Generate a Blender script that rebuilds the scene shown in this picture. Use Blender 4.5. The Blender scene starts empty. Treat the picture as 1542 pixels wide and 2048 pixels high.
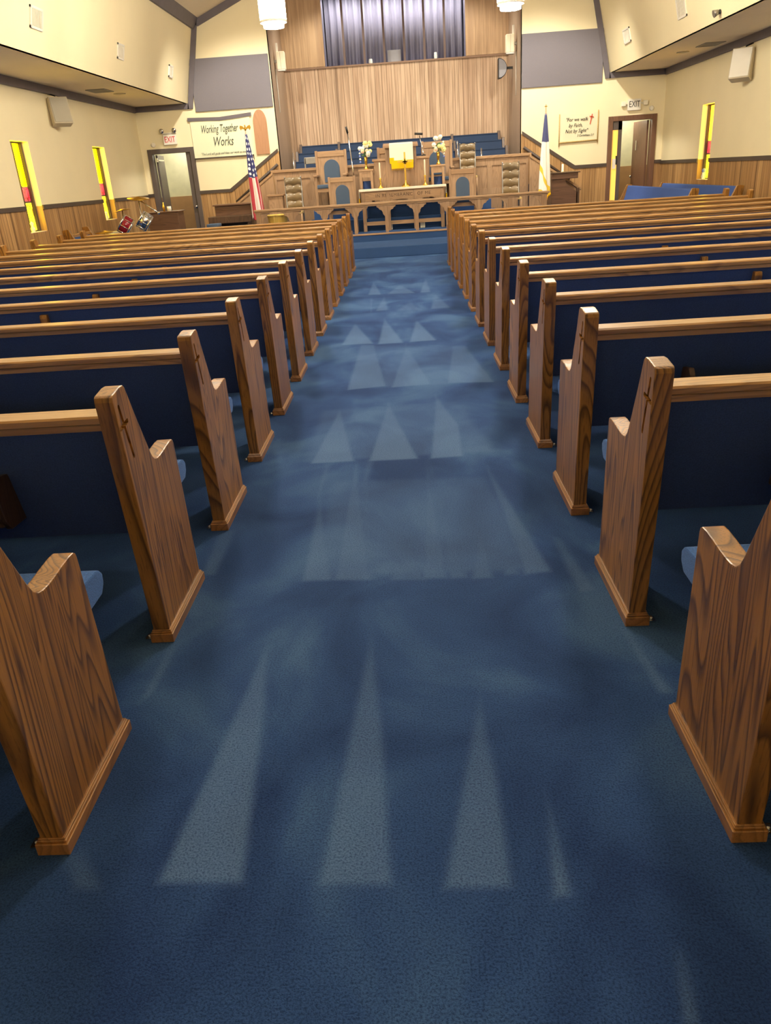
import bpy, bmesh, math, random
import numpy as np
from mathutils import Vector, Matrix
random.seed(7)
SC = bpy.context.scene
COL = SC.collection
PI = math.pi

# ------------------------------------------------------------------ materials
def new_mat(name):
    m = bpy.data.materials.new(name); m.use_nodes = True
    nt = m.node_tree; nt.nodes.clear()
    out = nt.nodes.new('ShaderNodeOutputMaterial')
    b = nt.nodes.new('ShaderNodeBsdfPrincipled')
    nt.links.new(b.outputs[0], out.inputs[0])
    return m, nt, b

def lin(c):
    def f(v):
        v /= 255.0
        return v / 12.92 if v <= 0.04045 else ((v + 0.055) / 1.055) ** 2.4
    return (f(c[0]), f(c[1]), f(c[2]), 1.0)

def node(nt, kind, **kw):
    n = nt.nodes.new(kind)
    for k, v in kw.items():
        setattr(n, k, v)
    return n

def ramp(nt, stops, interp='LINEAR'):
    r = nt.nodes.new('ShaderNodeValToRGB')
    r.color_ramp.interpolation = interp
    els = r.color_ramp.elements
    while len(els) < len(stops):
        els.new(0.5)
    for e, (p, c) in zip(els, stops):
        e.position = p; e.color = c
    return r

def plain(name, rgb, rough=0.5, metal=0.0, noise=0.06, scale=6.0, spec=0.5, bump=0.0):
    m, nt, b = new_mat(name)
    L = nt.links
    tc = node(nt, 'ShaderNodeTexCoord')
    n = node(nt, 'ShaderNodeTexNoise'); n.inputs['Scale'].default_value = scale; n.inputs['Detail'].default_value = 4
    L.new(tc.outputs['Object'], n.inputs['Vector'])
    c = lin(rgb)
    lo = tuple(v * (1 - noise) for v in c[:3]) + (1,)
    hi = tuple(min(1, v * (1 + noise)) for v in c[:3]) + (1,)
    r = ramp(nt, [(0.3, lo), (0.7, hi)])
    L.new(n.outputs['Fac'], r.inputs[0]); L.new(r.outputs[0], b.inputs['Base Color'])
    b.inputs['Roughness'].default_value = rough; b.inputs['Metallic'].default_value = metal
    b.inputs['Specular IOR Level'].default_value = spec
    if bump:
        n2 = node(nt, 'ShaderNodeTexNoise'); n2.inputs['Scale'].default_value = scale * 40
        L.new(tc.outputs['Object'], n2.inputs['Vector'])
        bp = node(nt, 'ShaderNodeBump'); bp.inputs['Strength'].default_value = bump; bp.inputs['Distance'].default_value = 0.004
        L.new(n2.outputs['Fac'], bp.inputs['Height']); L.new(bp.outputs[0], b.inputs['Normal'])
    return m

def emit(name, rgb, strength):
    m, nt, b = new_mat(name)
    b.inputs['Base Color'].default_value = lin(rgb)
    b.inputs['Emission Color'].default_value = lin(rgb)
    b.inputs['Emission Strength'].default_value = strength
    b.inputs['Roughness'].default_value = 0.3
    return m

def wood(name, light, mid, dark, grain='Z', rough=0.35, dens=1.0, contrast=1.0, ringw=1.0, coat=0.0):
    """oak: growth rings stretched along the grain axis, dark pores, broad tone drift"""
    m, nt, b = new_mat(name); L = nt.links
    tc = node(nt, 'ShaderNodeTexCoord'); oi = node(nt, 'ShaderNodeObjectInfo')
    add = node(nt, 'ShaderNodeVectorMath', operation='MULTIPLY_ADD')
    comb = node(nt, 'ShaderNodeCombineXYZ')
    mul = node(nt, 'ShaderNodeMath', operation='MULTIPLY'); mul.inputs[1].default_value = 37.0
    L.new(oi.outputs['Random'], mul.inputs[0])
    for i in range(3): L.new(mul.outputs[0], comb.inputs[i])
    mp = node(nt, 'ShaderNodeMapping')
    st = {'X': (0.09, 1, 1), 'Y': (1, 0.09, 1), 'Z': (1, 1, 0.09)}[grain]
    L.new(tc.outputs['Object'], add.inputs[0]); add.inputs[1].default_value = (1, 1, 1); L.new(comb.outputs[0], add.inputs[2])
    L.new(add.outputs[0], mp.inputs['Vector']); mp.inputs['Scale'].default_value = st
    n1 = node(nt, 'ShaderNodeTexNoise'); n1.inputs['Scale'].default_value = 3.2 * ringw; n1.inputs['Detail'].default_value = 2.0; n1.inputs['Distortion'].default_value = 0.5
    L.new(mp.outputs[0], n1.inputs['Vector'])
    m2 = node(nt, 'ShaderNodeMath', operation='MULTIPLY'); m2.inputs[1].default_value = 26.0 * dens
    L.new(n1.outputs['Fac'], m2.inputs[0])
    fr = node(nt, 'ShaderNodeMath', operation='FRACT'); L.new(m2.outputs[0], fr.inputs[0])
    rr = ramp(nt, [(0.0, (0, 0, 0, 1)), (0.45, (0.15, 0.15, 0.15, 1)), (0.86, (1, 1, 1, 1)), (1.0, (0.05, 0.05, 0.05, 1))])
    L.new(fr.outputs[0], rr.inputs[0])
    # pores
    mp2 = node(nt, 'ShaderNodeMapping'); s2 = {'X': (5, 190, 190), 'Y': (190, 5, 190), 'Z': (190, 190, 5)}[grain]
    mp2.inputs['Scale'].default_value = s2; L.new(add.outputs[0], mp2.inputs['Vector'])
    n2 = node(nt, 'ShaderNodeTexNoise'); n2.inputs['Scale'].default_value = 1.0; n2.inputs['Detail'].default_value = 2
    L.new(mp2.outputs[0], n2.inputs['Vector'])
    pr = ramp(nt, [(0.52, (0, 0, 0, 1)), (0.72, (1, 1, 1, 1))]); L.new(n2.outputs['Fac'], pr.inputs[0])
    # broad drift
    n3 = node(nt, 'ShaderNodeTexNoise'); n3.inputs['Scale'].default_value = 1.6; n3.inputs['Detail'].default_value = 3
    L.new(mp.outputs[0], n3.inputs['Vector'])
    br = ramp(nt, [(0.3, lin(mid)), (0.7, lin(light))]); L.new(n3.outputs['Fac'], br.inputs[0])
    mx = node(nt, 'ShaderNodeMix', data_type='RGBA', blend_type='MIX'); mx.inputs['B'].default_value = lin(dark)
    f1 = node(nt, 'ShaderNodeMath', operation='MULTIPLY'); f1.inputs[1].default_value = 0.75 * contrast
    L.new(rr.outputs[0], f1.inputs[0]); L.new(f1.outputs[0], mx.inputs['Factor']); L.new(br.outputs[0], mx.inputs['A'])
    mx2 = node(nt, 'ShaderNodeMix', data_type='RGBA', blend_type='MIX'); mx2.inputs['B'].default_value = tuple(v * .55 for v in lin(dark)[:3]) + (1,)
    f2 = node(nt, 'ShaderNodeMath', operation='MULTIPLY'); f2.inputs[1].default_value = 0.4 * contrast
    L.new(pr.outputs[0], f2.inputs[0]); L.new(f2.outputs[0], mx2.inputs['Factor']); L.new(mx.outputs['Result'], mx2.inputs['A'])
    L.new(mx2.outputs['Result'], b.inputs['Base Color'])
    b.inputs['Roughness'].default_value = rough
    b.inputs['Coat Weight'].default_value = coat; b.inputs['Coat Roughness'].default_value = 0.27
    bp = node(nt, 'ShaderNodeBump'); bp.inputs['Strength'].default_value = 0.25; bp.inputs['Distance'].default_value = 0.001; bp.invert = True
    L.new(pr.outputs[0], bp.inputs['Height']); L.new(bp.outputs[0], b.inputs['Normal'])
    return m

def planks(name, cols, groove, axis='X', width=0.12, rough=0.45, uneven=True):
    """vertical boards with grooves, each board its own tone"""
    m, nt, b = new_mat(name); L = nt.links
    tc = node(nt, 'ShaderNodeTexCoord'); sep = node(nt, 'ShaderNodeSeparateXYZ'); L.new(tc.outputs['Object'], sep.inputs[0])
    src = sep.outputs[axis]
    n0 = node(nt, 'ShaderNodeTexNoise', noise_dimensions='1D'); n0.inputs['Scale'].default_value = 3.1
    L.new(src, n0.inputs['W'])
    ad = node(nt, 'ShaderNodeMath', operation='MULTIPLY_ADD'); L.new(n0.outputs['Fac'], ad.inputs[0]); ad.inputs[1].default_value = 0.35 if uneven else 0.0; L.new(src, ad.inputs[2])
    dv = node(nt, 'ShaderNodeMath', operation='DIVIDE'); dv.inputs[1].default_value = width; L.new(ad.outputs[0], dv.inputs[0])
    fr = node(nt, 'ShaderNodeMath', operation='FRACT'); L.new(dv.outputs[0], fr.inputs[0])
    fl = node(nt, 'ShaderNodeMath', operation='FLOOR'); L.new(dv.outputs[0], fl.inputs[0])
    wn = node(nt, 'ShaderNodeTexWhiteNoise', noise_dimensions='1D'); L.new(fl.outputs[0], wn.inputs['W'])
    k = len(cols)
    r = ramp(nt, [(i / max(1, k - 1), lin(c)) for i, c in enumerate(cols)]); L.new(wn.outputs['Value'], r.inputs[0])
    mp = node(nt, 'ShaderNodeMapping'); mp.inputs['Scale'].default_value = (26, 26, 1.2); L.new(tc.outputs['Object'], mp.inputs['Vector'])
    n2 = node(nt, 'ShaderNodeTexNoise'); n2.inputs['Scale'].default_value = 1; n2.inputs['Detail'].default_value = 5; n2.inputs['Distortion'].default_value = .4
    L.new(mp.outputs[0], n2.inputs['Vector'])
    gr = ramp(nt, [(0.3, (0.66, 0.62, 0.58, 1)), (0.62, (1, 1, 1, 1))]); L.new(n2.outputs['Fac'], gr.inputs[0])
    mx = node(nt, 'ShaderNodeMix', data_type='RGBA', blend_type='MULTIPLY'); mx.inputs['Factor'].default_value = 1
    L.new(r.outputs[0], mx.inputs['A']); L.new(gr.outputs[0], mx.inputs['B'])
    g = ramp(nt, [(0.0, (1, 1, 1, 1)), (0.09, (0, 0, 0, 1)), (0.91, (0, 0, 0, 1)), (1.0, (1, 1, 1, 1))]); L.new(fr.outputs[0], g.inputs[0])
    mx2 = node(nt, 'ShaderNodeMix', data_type='RGBA', blend_type='MIX'); mx2.inputs['B'].default_value = lin(groove)
    L.new(g.outputs[0], mx2.inputs['Factor']); L.new(mx.outputs['Result'], mx2.inputs['A'])
    L.new(mx2.outputs['Result'], b.inputs['Base Color']); b.inputs['Roughness'].default_value = rough
    bp = node(nt, 'ShaderNodeBump'); bp.inputs['Strength'].default_value = 0.5; bp.inputs['Distance'].default_value = 0.006; bp.invert = True
    L.new(g.outputs[0], bp.inputs['Height']); L.new(bp.outputs[0], b.inputs['Normal'])
    return m

def fabric(name, rgb, rough=0.95, vary=0.25, sheen=0.0, scale=260.0):
    m, nt, b = new_mat(name); L = nt.links
    tc = node(nt, 'ShaderNodeTexCoord')
    n = node(nt, 'ShaderNodeTexNoise'); n.inputs['Scale'].default_value = scale; n.inputs['Detail'].default_value = 2
    L.new(tc.outputs['Object'], n.inputs['Vector'])
    n3 = node(nt, 'ShaderNodeTexNoise'); n3.inputs['Scale'].default_value = 2.5; L.new(tc.outputs['Object'], n3.inputs['Vector'])
    ad = node(nt, 'ShaderNodeMath', operation='MULTIPLY_ADD'); L.new(n3.outputs['Fac'], ad.inputs[0]); ad.inputs[1].default_value = 0.35; L.new(n.outputs['Fac'], ad.inputs[2])
    c = lin(rgb)
    r = ramp(nt, [(0.4, tuple(v * (1 - vary) for v in c[:3]) + (1,)), (0.95, tuple(v * (1 + vary) for v in c[:3]) + (1,))])
    L.new(ad.outputs[0], r.inputs[0]); L.new(r.outputs[0], b.inputs['Base Color'])
    b.inputs['Roughness'].default_value = rough; b.inputs['Specular IOR Level'].default_value = 0.15
    b.inputs['Sheen Weight'].default_value = sheen; b.inputs['Sheen Roughness'].default_value = 0.5
    bp = node(nt, 'ShaderNodeBump'); bp.inputs['Strength'].default_value = 0.5; bp.inputs['Distance'].default_value = 0.002
    L.new(n.outputs['Fac'], bp.inputs['Height']); L.new(bp.outputs[0], b.inputs['Normal'])
    return m

def carpet_mat():
    m, nt, b = new_mat('blue_carpet'); L = nt.links
    tc = node(nt, 'ShaderNodeTexCoord')
    at = node(nt, 'ShaderNodeAttribute', attribute_name='nap', attribute_type='GEOMETRY')
    n = node(nt, 'ShaderNodeTexNoise'); n.inputs['Scale'].default_value = 190; n.inputs['Detail'].default_value = 3; n.inputs['Roughness'].default_value = .7
    L.new(tc.outputs['Object'], n.inputs['Vector'])
    mp = node(nt, 'ShaderNodeMapping'); mp.inputs['Scale'].default_value = (1.0, 0.75, 1); L.new(tc.outputs['Object'], mp.inputs['Vector'])
    n2 = node(nt, 'ShaderNodeTexNoise'); n2.inputs['Scale'].default_value = 1.9; n2.inputs['Detail'].default_value = 4; n2.inputs['Distortion'].default_value = .6
    L.new(mp.outputs[0], n2.inputs['Vector'])
    rb = ramp(nt, [(0.36, lin(CARPET[0])), (0.52, lin(CARPET[1])), (0.66, lin(CARPET[2]))]); L.new(n2.outputs['Fac'], rb.inputs[0])
    mx = node(nt, 'ShaderNodeMix', data_type='RGBA'); mx.inputs['B'].default_value = lin(CARPET[3])
    f = node(nt, 'ShaderNodeMath', operation='MULTIPLY'); f.inputs[1].default_value = 0.46; L.new(at.outputs['Fac'], f.inputs[0])
    L.new(f.outputs[0], mx.inputs['Factor']); L.new(rb.outputs[0], mx.inputs['A'])
    sp = ramp(nt, [(0.36, (0.34, 0.36, 0.42, 1)), (0.56, (1, 1, 1, 1)), (0.68, (1.0, 1.0, 1.0, 1))]); L.new(n.outputs['Fac'], sp.inputs[0])
    sp2 = node(nt, 'ShaderNodeMix', data_type='RGBA', blend_type='MULTIPLY'); sp2.inputs['Factor'].default_value = 0.85
    L.new(mx.outputs['Result'], sp2.inputs['A']); L.new(sp.outputs[0], sp2.inputs['B'])
    L.new(sp2.outputs['Result'], b.inputs['Base Color'])
    b.inputs['Roughness'].default_value = 0.9; b.inputs['Specular IOR Level'].default_value = 0.1
    b.inputs['Sheen Weight'].default_value = 0.4; b.inputs['Sheen Roughness'].default_value = 0.45; b.inputs['Sheen Tint'].default_value = lin((120, 160, 225))
    bp = node(nt, 'ShaderNodeBump'); bp.inputs['Strength'].default_value = 0.8; bp.inputs['Distance'].default_value = 0.004
    L.new(n.outputs['Fac'], bp.inputs['Height']); L.new(bp.outputs[0], b.inputs['Normal'])
    return m

CARPET = [(40, 68, 122), (56, 90, 148), (78, 116, 168), (124, 162, 210)]
M = {}
M['carpet'] = carpet_mat()
M['oak'] = wood('oak_upright', (194, 138, 60), (158, 106, 40), (74, 42, 12), 'Z', rough=.4, coat=.4, contrast=1.1, dens=1.5)
M['oak_long'] = wood('oak_lengthwise', (214, 164, 96), (186, 134, 74), (116, 74, 36), 'X', rough=.3, contrast=.7, coat=.7)
M['oak_depth'] = wood('oak_plinth', (196, 142, 78), (160, 106, 54), (84, 50, 24), 'Y', rough=.3, contrast=.6, coat=.7)
M['oak_hazed'] = wood('oak_chancel_hazed', (186, 152, 118), (164, 130, 98), (122, 92, 68), 'Z', rough=.42, contrast=.6)  # chancel oak: haze and bright light painted in as a paler, flatter tan
M['oak_hazed_long'] = wood('oak_chancel_hazed_lengthwise', (190, 154, 116), (166, 130, 94), (122, 90, 62), 'X', rough=.4, contrast=.6)  # same haze-paled tan, grain lengthwise
M['dark_wood'] = wood('dark_wood', (98, 72, 52), (80, 58, 42), (48, 34, 24), 'Z', rough=.4, contrast=.7)
M['piano_wood'] = wood('walnut_veneer', (122, 90, 70), (102, 74, 58), (66, 46, 36), 'X', rough=.35, contrast=.6)
M['trim_dark'] = plain('dark_brown_trim', (78, 66, 60), rough=.5)
M['beam'] = plain('hazed_brown_beam', (104, 98, 106), rough=.6)  # dark beam colour lightened to grey to stand in for haze
M['navy'] = fabric('navy_upholstery', (60, 82, 132), vary=.22, sheen=.12)
M['blue_seat'] = fabric('bright_blue_upholstery', (78, 122, 196), vary=.3, sheen=.1)
M['blue_chair'] = fabric('slate_blue_upholstery', (82, 98, 120), vary=.12, sheen=.05)
M['choir_blue'] = fabric('choir_pew_blue', (52, 66, 92), vary=.15)
M['cream'] = plain('cream_wall_paint', (244, 232, 196), rough=.8, noise=.025, scale=1.2)
M['soffit'] = plain('soffit_paint', (226, 210, 184), rough=.8, noise=.03, scale=1.2)
M['white'] = plain('white_paint', (238, 234, 224), rough=.5, noise=.02)
M['wainscot'] = planks('wainscot_boards', [(190, 150, 100), (176, 136, 90), (204, 164, 112), (184, 144, 100)], (120, 86, 54), 'X', .11)
M['wainscot_side'] = planks('wainscot_side_boards', [(190, 150, 100), (168, 128, 84), (204, 164, 112), (180, 140, 96)], (112, 80, 50), 'Y', .13)
M['paneling'] = planks('back_wall_boards', [(206, 176, 148), (190, 158, 130), (216, 188, 160), (198, 168, 140)], (124, 96, 74), 'X', .085)
M['ply'] = planks('back_wall_plywood', [(198, 166, 130), (206, 172, 136), (192, 160, 126)], (176, 144, 112), 'X', .9, uneven=False)
M['jamb'] = wood('jamb_boards', (190, 168, 146), (172, 150, 130), (142, 118, 98), 'Z', rough=.6, contrast=.4)
M['grey_panel'] = fabric('grey_acoustic_cloth', (122, 118, 126), vary=.04, scale=120)
M['plaque'] = wood('plaque_wood', (186, 142, 106), (176, 130, 96), (154, 110, 80), 'Z', rough=.5, contrast=.4)
M['brass'] = plain('polished_brass', (230, 186, 84), rough=.28, metal=1.0)
M['gold_cloth'] = fabric('gold_cloth', (244, 190, 24), vary=.15)
M['white_cloth'] = fabric('white_cloth', (244, 240, 220), vary=.05)
M['banner_cloth'] = fabric('banner_cloth', (236, 236, 206), vary=.03)
M['banner_cloth2'] = fabric('scripture_banner_cloth', (232, 226, 196), vary=.04)
M['ink'] = plain('dark_green_ink', (74, 80, 70), rough=.8)
M['ink2'] = plain('black_ink', (62, 58, 54), rough=.8)
M['red'] = plain('red_paint', (216, 66, 40), rough=.6)
M['exit_red'] = plain('red_sign_letters', (214, 60, 70), rough=.5)
M['chrome'] = plain('chrome', (220, 220, 222), rough=.15, metal=1.0, noise=.02)
M['black'] = plain('black_plastic', (36, 36, 38), rough=.5)
M['grey_plastic'] = plain('grey_plastic', (150, 150, 158), rough=.5)
M['speaker_grey'] = plain('warm_grey_speaker', (196, 184, 160), rough=.6)
M['speaker_cloth'] = fabric('speaker_grille', (178, 172, 156), vary=.05)
M['candle'] = plain('ivory_candle_wax', (246, 240, 214), rough=.5, noise=.02)
M['wicker'] = planks('yellow_wicker', [(246, 208, 104), (236, 194, 88), (250, 216, 120)], (204, 156, 66), 'X', .03)
M['drum_red'] = plain('red_drum_shell', (140, 30, 44), rough=.2)
M['drum_head'] = plain('drum_head', (226, 220, 210), rough=.5)
M['leaf'] = plain('leaf_green', (80, 116, 60), rough=.6)
M['petal_white'] = plain('white_petals', (244, 246, 232), rough=.7)
M['petal_yellow'] = plain('pale_yellow_petals', (244, 236, 160), rough=.7)
M['petal_blue'] = plain('blue_petals', (120, 140, 214), rough=.7)
M['petal_pink'] = plain('peach_petals', (244, 206, 170), rough=.7)
M['rush'] = plain('woven_rush', (196, 168, 110), rough=.8, noise=.2, scale=60)
M['steel'] = plain('brushed_steel', (150, 146, 140), rough=.35, metal=.8)
M['pendant_glass'] = emit('lit_opal_glass', (255, 240, 212), 72.0)
M['pendant_glass_dim'] = emit('dimmed_opal_glass', (255, 240, 212), 13.0)
M['pendant_glass_bright'] = emit('bright_opal_glass', (255, 242, 218), 115.0)
M['pendant_disc'] = emit('lit_opal_disc', (255, 241, 216), 80.0)
M['lamp_lens'] = plain('lamp_lens', (240, 236, 220), rough=.2)
M['vent'] = plain('vent_paint', (226, 220, 204), rough=.5)
M['vent_slot'] = plain('vent_shadow_metal', (150, 146, 140), rough=.6)
M['book_red'] = plain('red_book_cover', (130, 40, 36), rough=.6)
M['curtain'] = fabric('dusky_blue_curtain', (138, 136, 152), vary=.1)
M['mullion'] = plain('mullion_wood', (104, 84, 78), rough=.5)
M['trim_chancel'] = plain('chancel_rail_wood', (140, 110, 88), rough=.5)
M['lobby_wall'] = plain('lobby_wall_paint', (226, 222, 192), rough=.8)
M['lobby_tan'] = plain('lobby_wainscot', (178, 138, 98), rough=.6)

def glass_mat(name, amber):
    """stained glass lit from outside: amber field, red panel low down"""
    m, nt, b = new_mat(name); L = nt.links
    tc = node(nt, 'ShaderNodeTexCoord'); sep = node(nt, 'ShaderNodeSeparateXYZ'); L.new(tc.outputs['Object'], sep.inputs[0])
    mr = node(nt, 'ShaderNodeMapRange'); mr.inputs['From Min'].default_value = 0.0; mr.inputs['From Max'].default_value = 1.3
    L.new(sep.outputs['Z'], mr.inputs['Value'])
    r = ramp(nt, [(0.0, lin((235, 215, 40))), (0.33, lin((225, 190, 30))), (0.34, lin((70, 40, 50))), (0.38, lin((190, 40, 50))), (0.5, lin((200, 60, 60))), (0.515, lin((60, 40, 40))), (0.53, lin(amber)), (1.0, lin(amber))], 'LINEAR')
    L.new(mr.outputs[0], r.inputs[0])
    v = node(nt, 'ShaderNodeTexVoronoi'); v.inputs['Scale'].default_value = 9; v.feature = 'DISTANCE_TO_EDGE'; L.new(tc.outputs['Object'], v.inputs['Vector'])
    vr = ramp(nt, [(0.02, (0.25, 0.22, 0.2, 1)), (0.06, (1, 1, 1, 1))]); L.new(v.outputs['Distance'], vr.inputs[0])
    gate = ramp(nt, [(0.53, (0, 0, 0, 1)), (0.54, (1, 1, 1, 1))]); L.new(mr.outputs[0], gate.inputs[0])
    mg = node(nt, 'ShaderNodeMix', data_type='RGBA'); L.new(gate.outputs[0], mg.inputs['Factor']); L.new(vr.outputs[0], mg.inputs['A']); mg.inputs['B'].default_value = (1, 1, 1, 1)
    mx = node(nt, 'ShaderNodeMix', data_type='RGBA', blend_type='MULTIPLY'); mx.inputs['Factor'].default_value = 1
    L.new(r.outputs[0], mx.inputs['A']); L.new(mg.outputs['Result'], mx.inputs['B'])
    L.new(mx.outputs['Result'], b.inputs['Base Color']); L.new(mx.outputs['Result'], b.inputs['Emission Color'])
    b.inputs['Emission Strength'].default_value = WIN_E; b.inputs['Roughness'].default_value = .3
    return m
WIN_E = 3.2
M['glass'] = glass_mat('amber_stained_glass', (255, 226, 0))
M['glass_orange'] = glass_mat('orange_stained_glass', (255, 190, 40))
M['sidelight'] = emit('amber_sidelight_glass', (250, 200, 90), 0.8)

def flag_mat():
    m, nt, b = new_mat('flag_stars_and_stripes'); L = nt.links
    tc = node(nt, 'ShaderNodeTexCoord'); uv = node(nt, 'ShaderNodeSeparateXYZ'); L.new(tc.outputs['UV'], uv.inputs[0])
    # stripes run down the hanging cloth; the canton is the upper part
    s = node(nt, 'ShaderNodeMath', operation='MULTIPLY'); s.inputs[1].default_value = 3.5; L.new(uv.outputs['X'], s.inputs[0])
    fr = node(nt, 'ShaderNodeMath', operation='FRACT'); L.new(s.outputs[0], fr.inputs[0])
    st = ramp(nt, [(0.0, lin((176, 52, 66))), (0.5, lin((240, 226, 222)))], 'CONSTANT'); L.new(fr.outputs[0], st.inputs[0])
    mp = node(nt, 'ShaderNodeMapping'); mp.inputs['Scale'].default_value = (6, 17, 1); L.new(tc.outputs['UV'], mp.inputs['Vector'])
    v = node(nt, 'ShaderNodeTexVoronoi'); v.inputs['Scale'].default_value = 1; v.inputs['Randomness'].default_value = .25; L.new(mp.outputs[0], v.inputs['Vector'])
    vs = ramp(nt, [(0.30, lin((240, 240, 240))), (0.36, lin((52, 56, 108)))]); L.new(v.outputs['Distance'], vs.inputs[0])
    g = node(nt, 'ShaderNodeMath', operation='GREATER_THAN'); g.inputs[1].default_value = 0.5; L.new(uv.outputs['Y'], g.inputs[0])
    mx = node(nt, 'ShaderNodeMix', data_type='RGBA'); L.new(g.outputs[0], mx.inputs['Factor']); L.new(st.outputs[0], mx.inputs['A']); L.new(vs.outputs[0], mx.inputs['B'])
    L.new(mx.outputs['Result'], b.inputs['Base Color']); b.inputs['Roughness'].default_value = .8
    return m
M['flag'] = flag_mat()
def white_flag_mat():
    m, nt, b = new_mat('white_flag_blue_canton'); L = nt.links
    tc = node(nt, 'ShaderNodeTexCoord'); uv = node(nt, 'ShaderNodeSeparateXYZ'); L.new(tc.outputs['UV'], uv.inputs[0])
    r = ramp(nt, [(0.0, lin((236, 200, 60))), (0.05, lin((250, 246, 236))), (0.66, lin((78, 84, 128)))], 'CONSTANT'); L.new(uv.outputs['Y'], r.inputs[0])
    # gold fringe edge spiralling down the fold
    a = node(nt, 'ShaderNodeMath', operation='MULTIPLY_ADD'); a.inputs[1].default_value = 1.6; L.new(uv.outputs['Y'], a.inputs[0]); L.new(uv.outputs['X'], a.inputs[2])
    fr = node(nt, 'ShaderNodeMath', operation='FRACT'); L.new(a.outputs[0], fr.inputs[0])
    lt = node(nt, 'ShaderNodeMath', operation='LESS_THAN'); lt.inputs[1].default_value = 0.12; L.new(fr.outputs[0], lt.inputs[0])
    lo = node(nt, 'ShaderNodeMath', operation='LESS_THAN'); lo.inputs[1].default_value = 0.5; L.new(uv.outputs['Y'], lo.inputs[0])
    an = node(nt, 'ShaderNodeMath', operation='MULTIPLY'); L.new(lt.outputs[0], an.inputs[0]); L.new(lo.outputs[0], an.inputs[1])
    mx = node(nt, 'ShaderNodeMix', data_type='RGBA'); mx.inputs['B'].default_value = lin((238, 206, 70))
    L.new(an.outputs[0], mx.inputs['Factor']); L.new(r.outputs[0], mx.inputs['A']); L.new(mx.outputs['Result'], b.inputs['Base Color']); b.inputs['Roughness'].default_value = .8
    return m
M['white_flag'] = white_flag_mat()

# ------------------------------------------------------------------ mesh helpers
ORG = {}
def props(o, label=None, cat=None, group=None, kind=None):
    if label: o['label'] = label
    if cat: o['category'] = cat
    if group: o['group'] = group
    if kind: o['kind'] = kind
    return o

def thing(name, label, cat, loc=(0, 0, 0), group=None, kind=None):
    o = bpy.data.objects.new(name, None); COL.objects.link(o); o.location = loc
    o.empty_display_size = 0.1
    ORG[o.name] = Vector(loc)
    return props(o, label, cat, group, kind)

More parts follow.
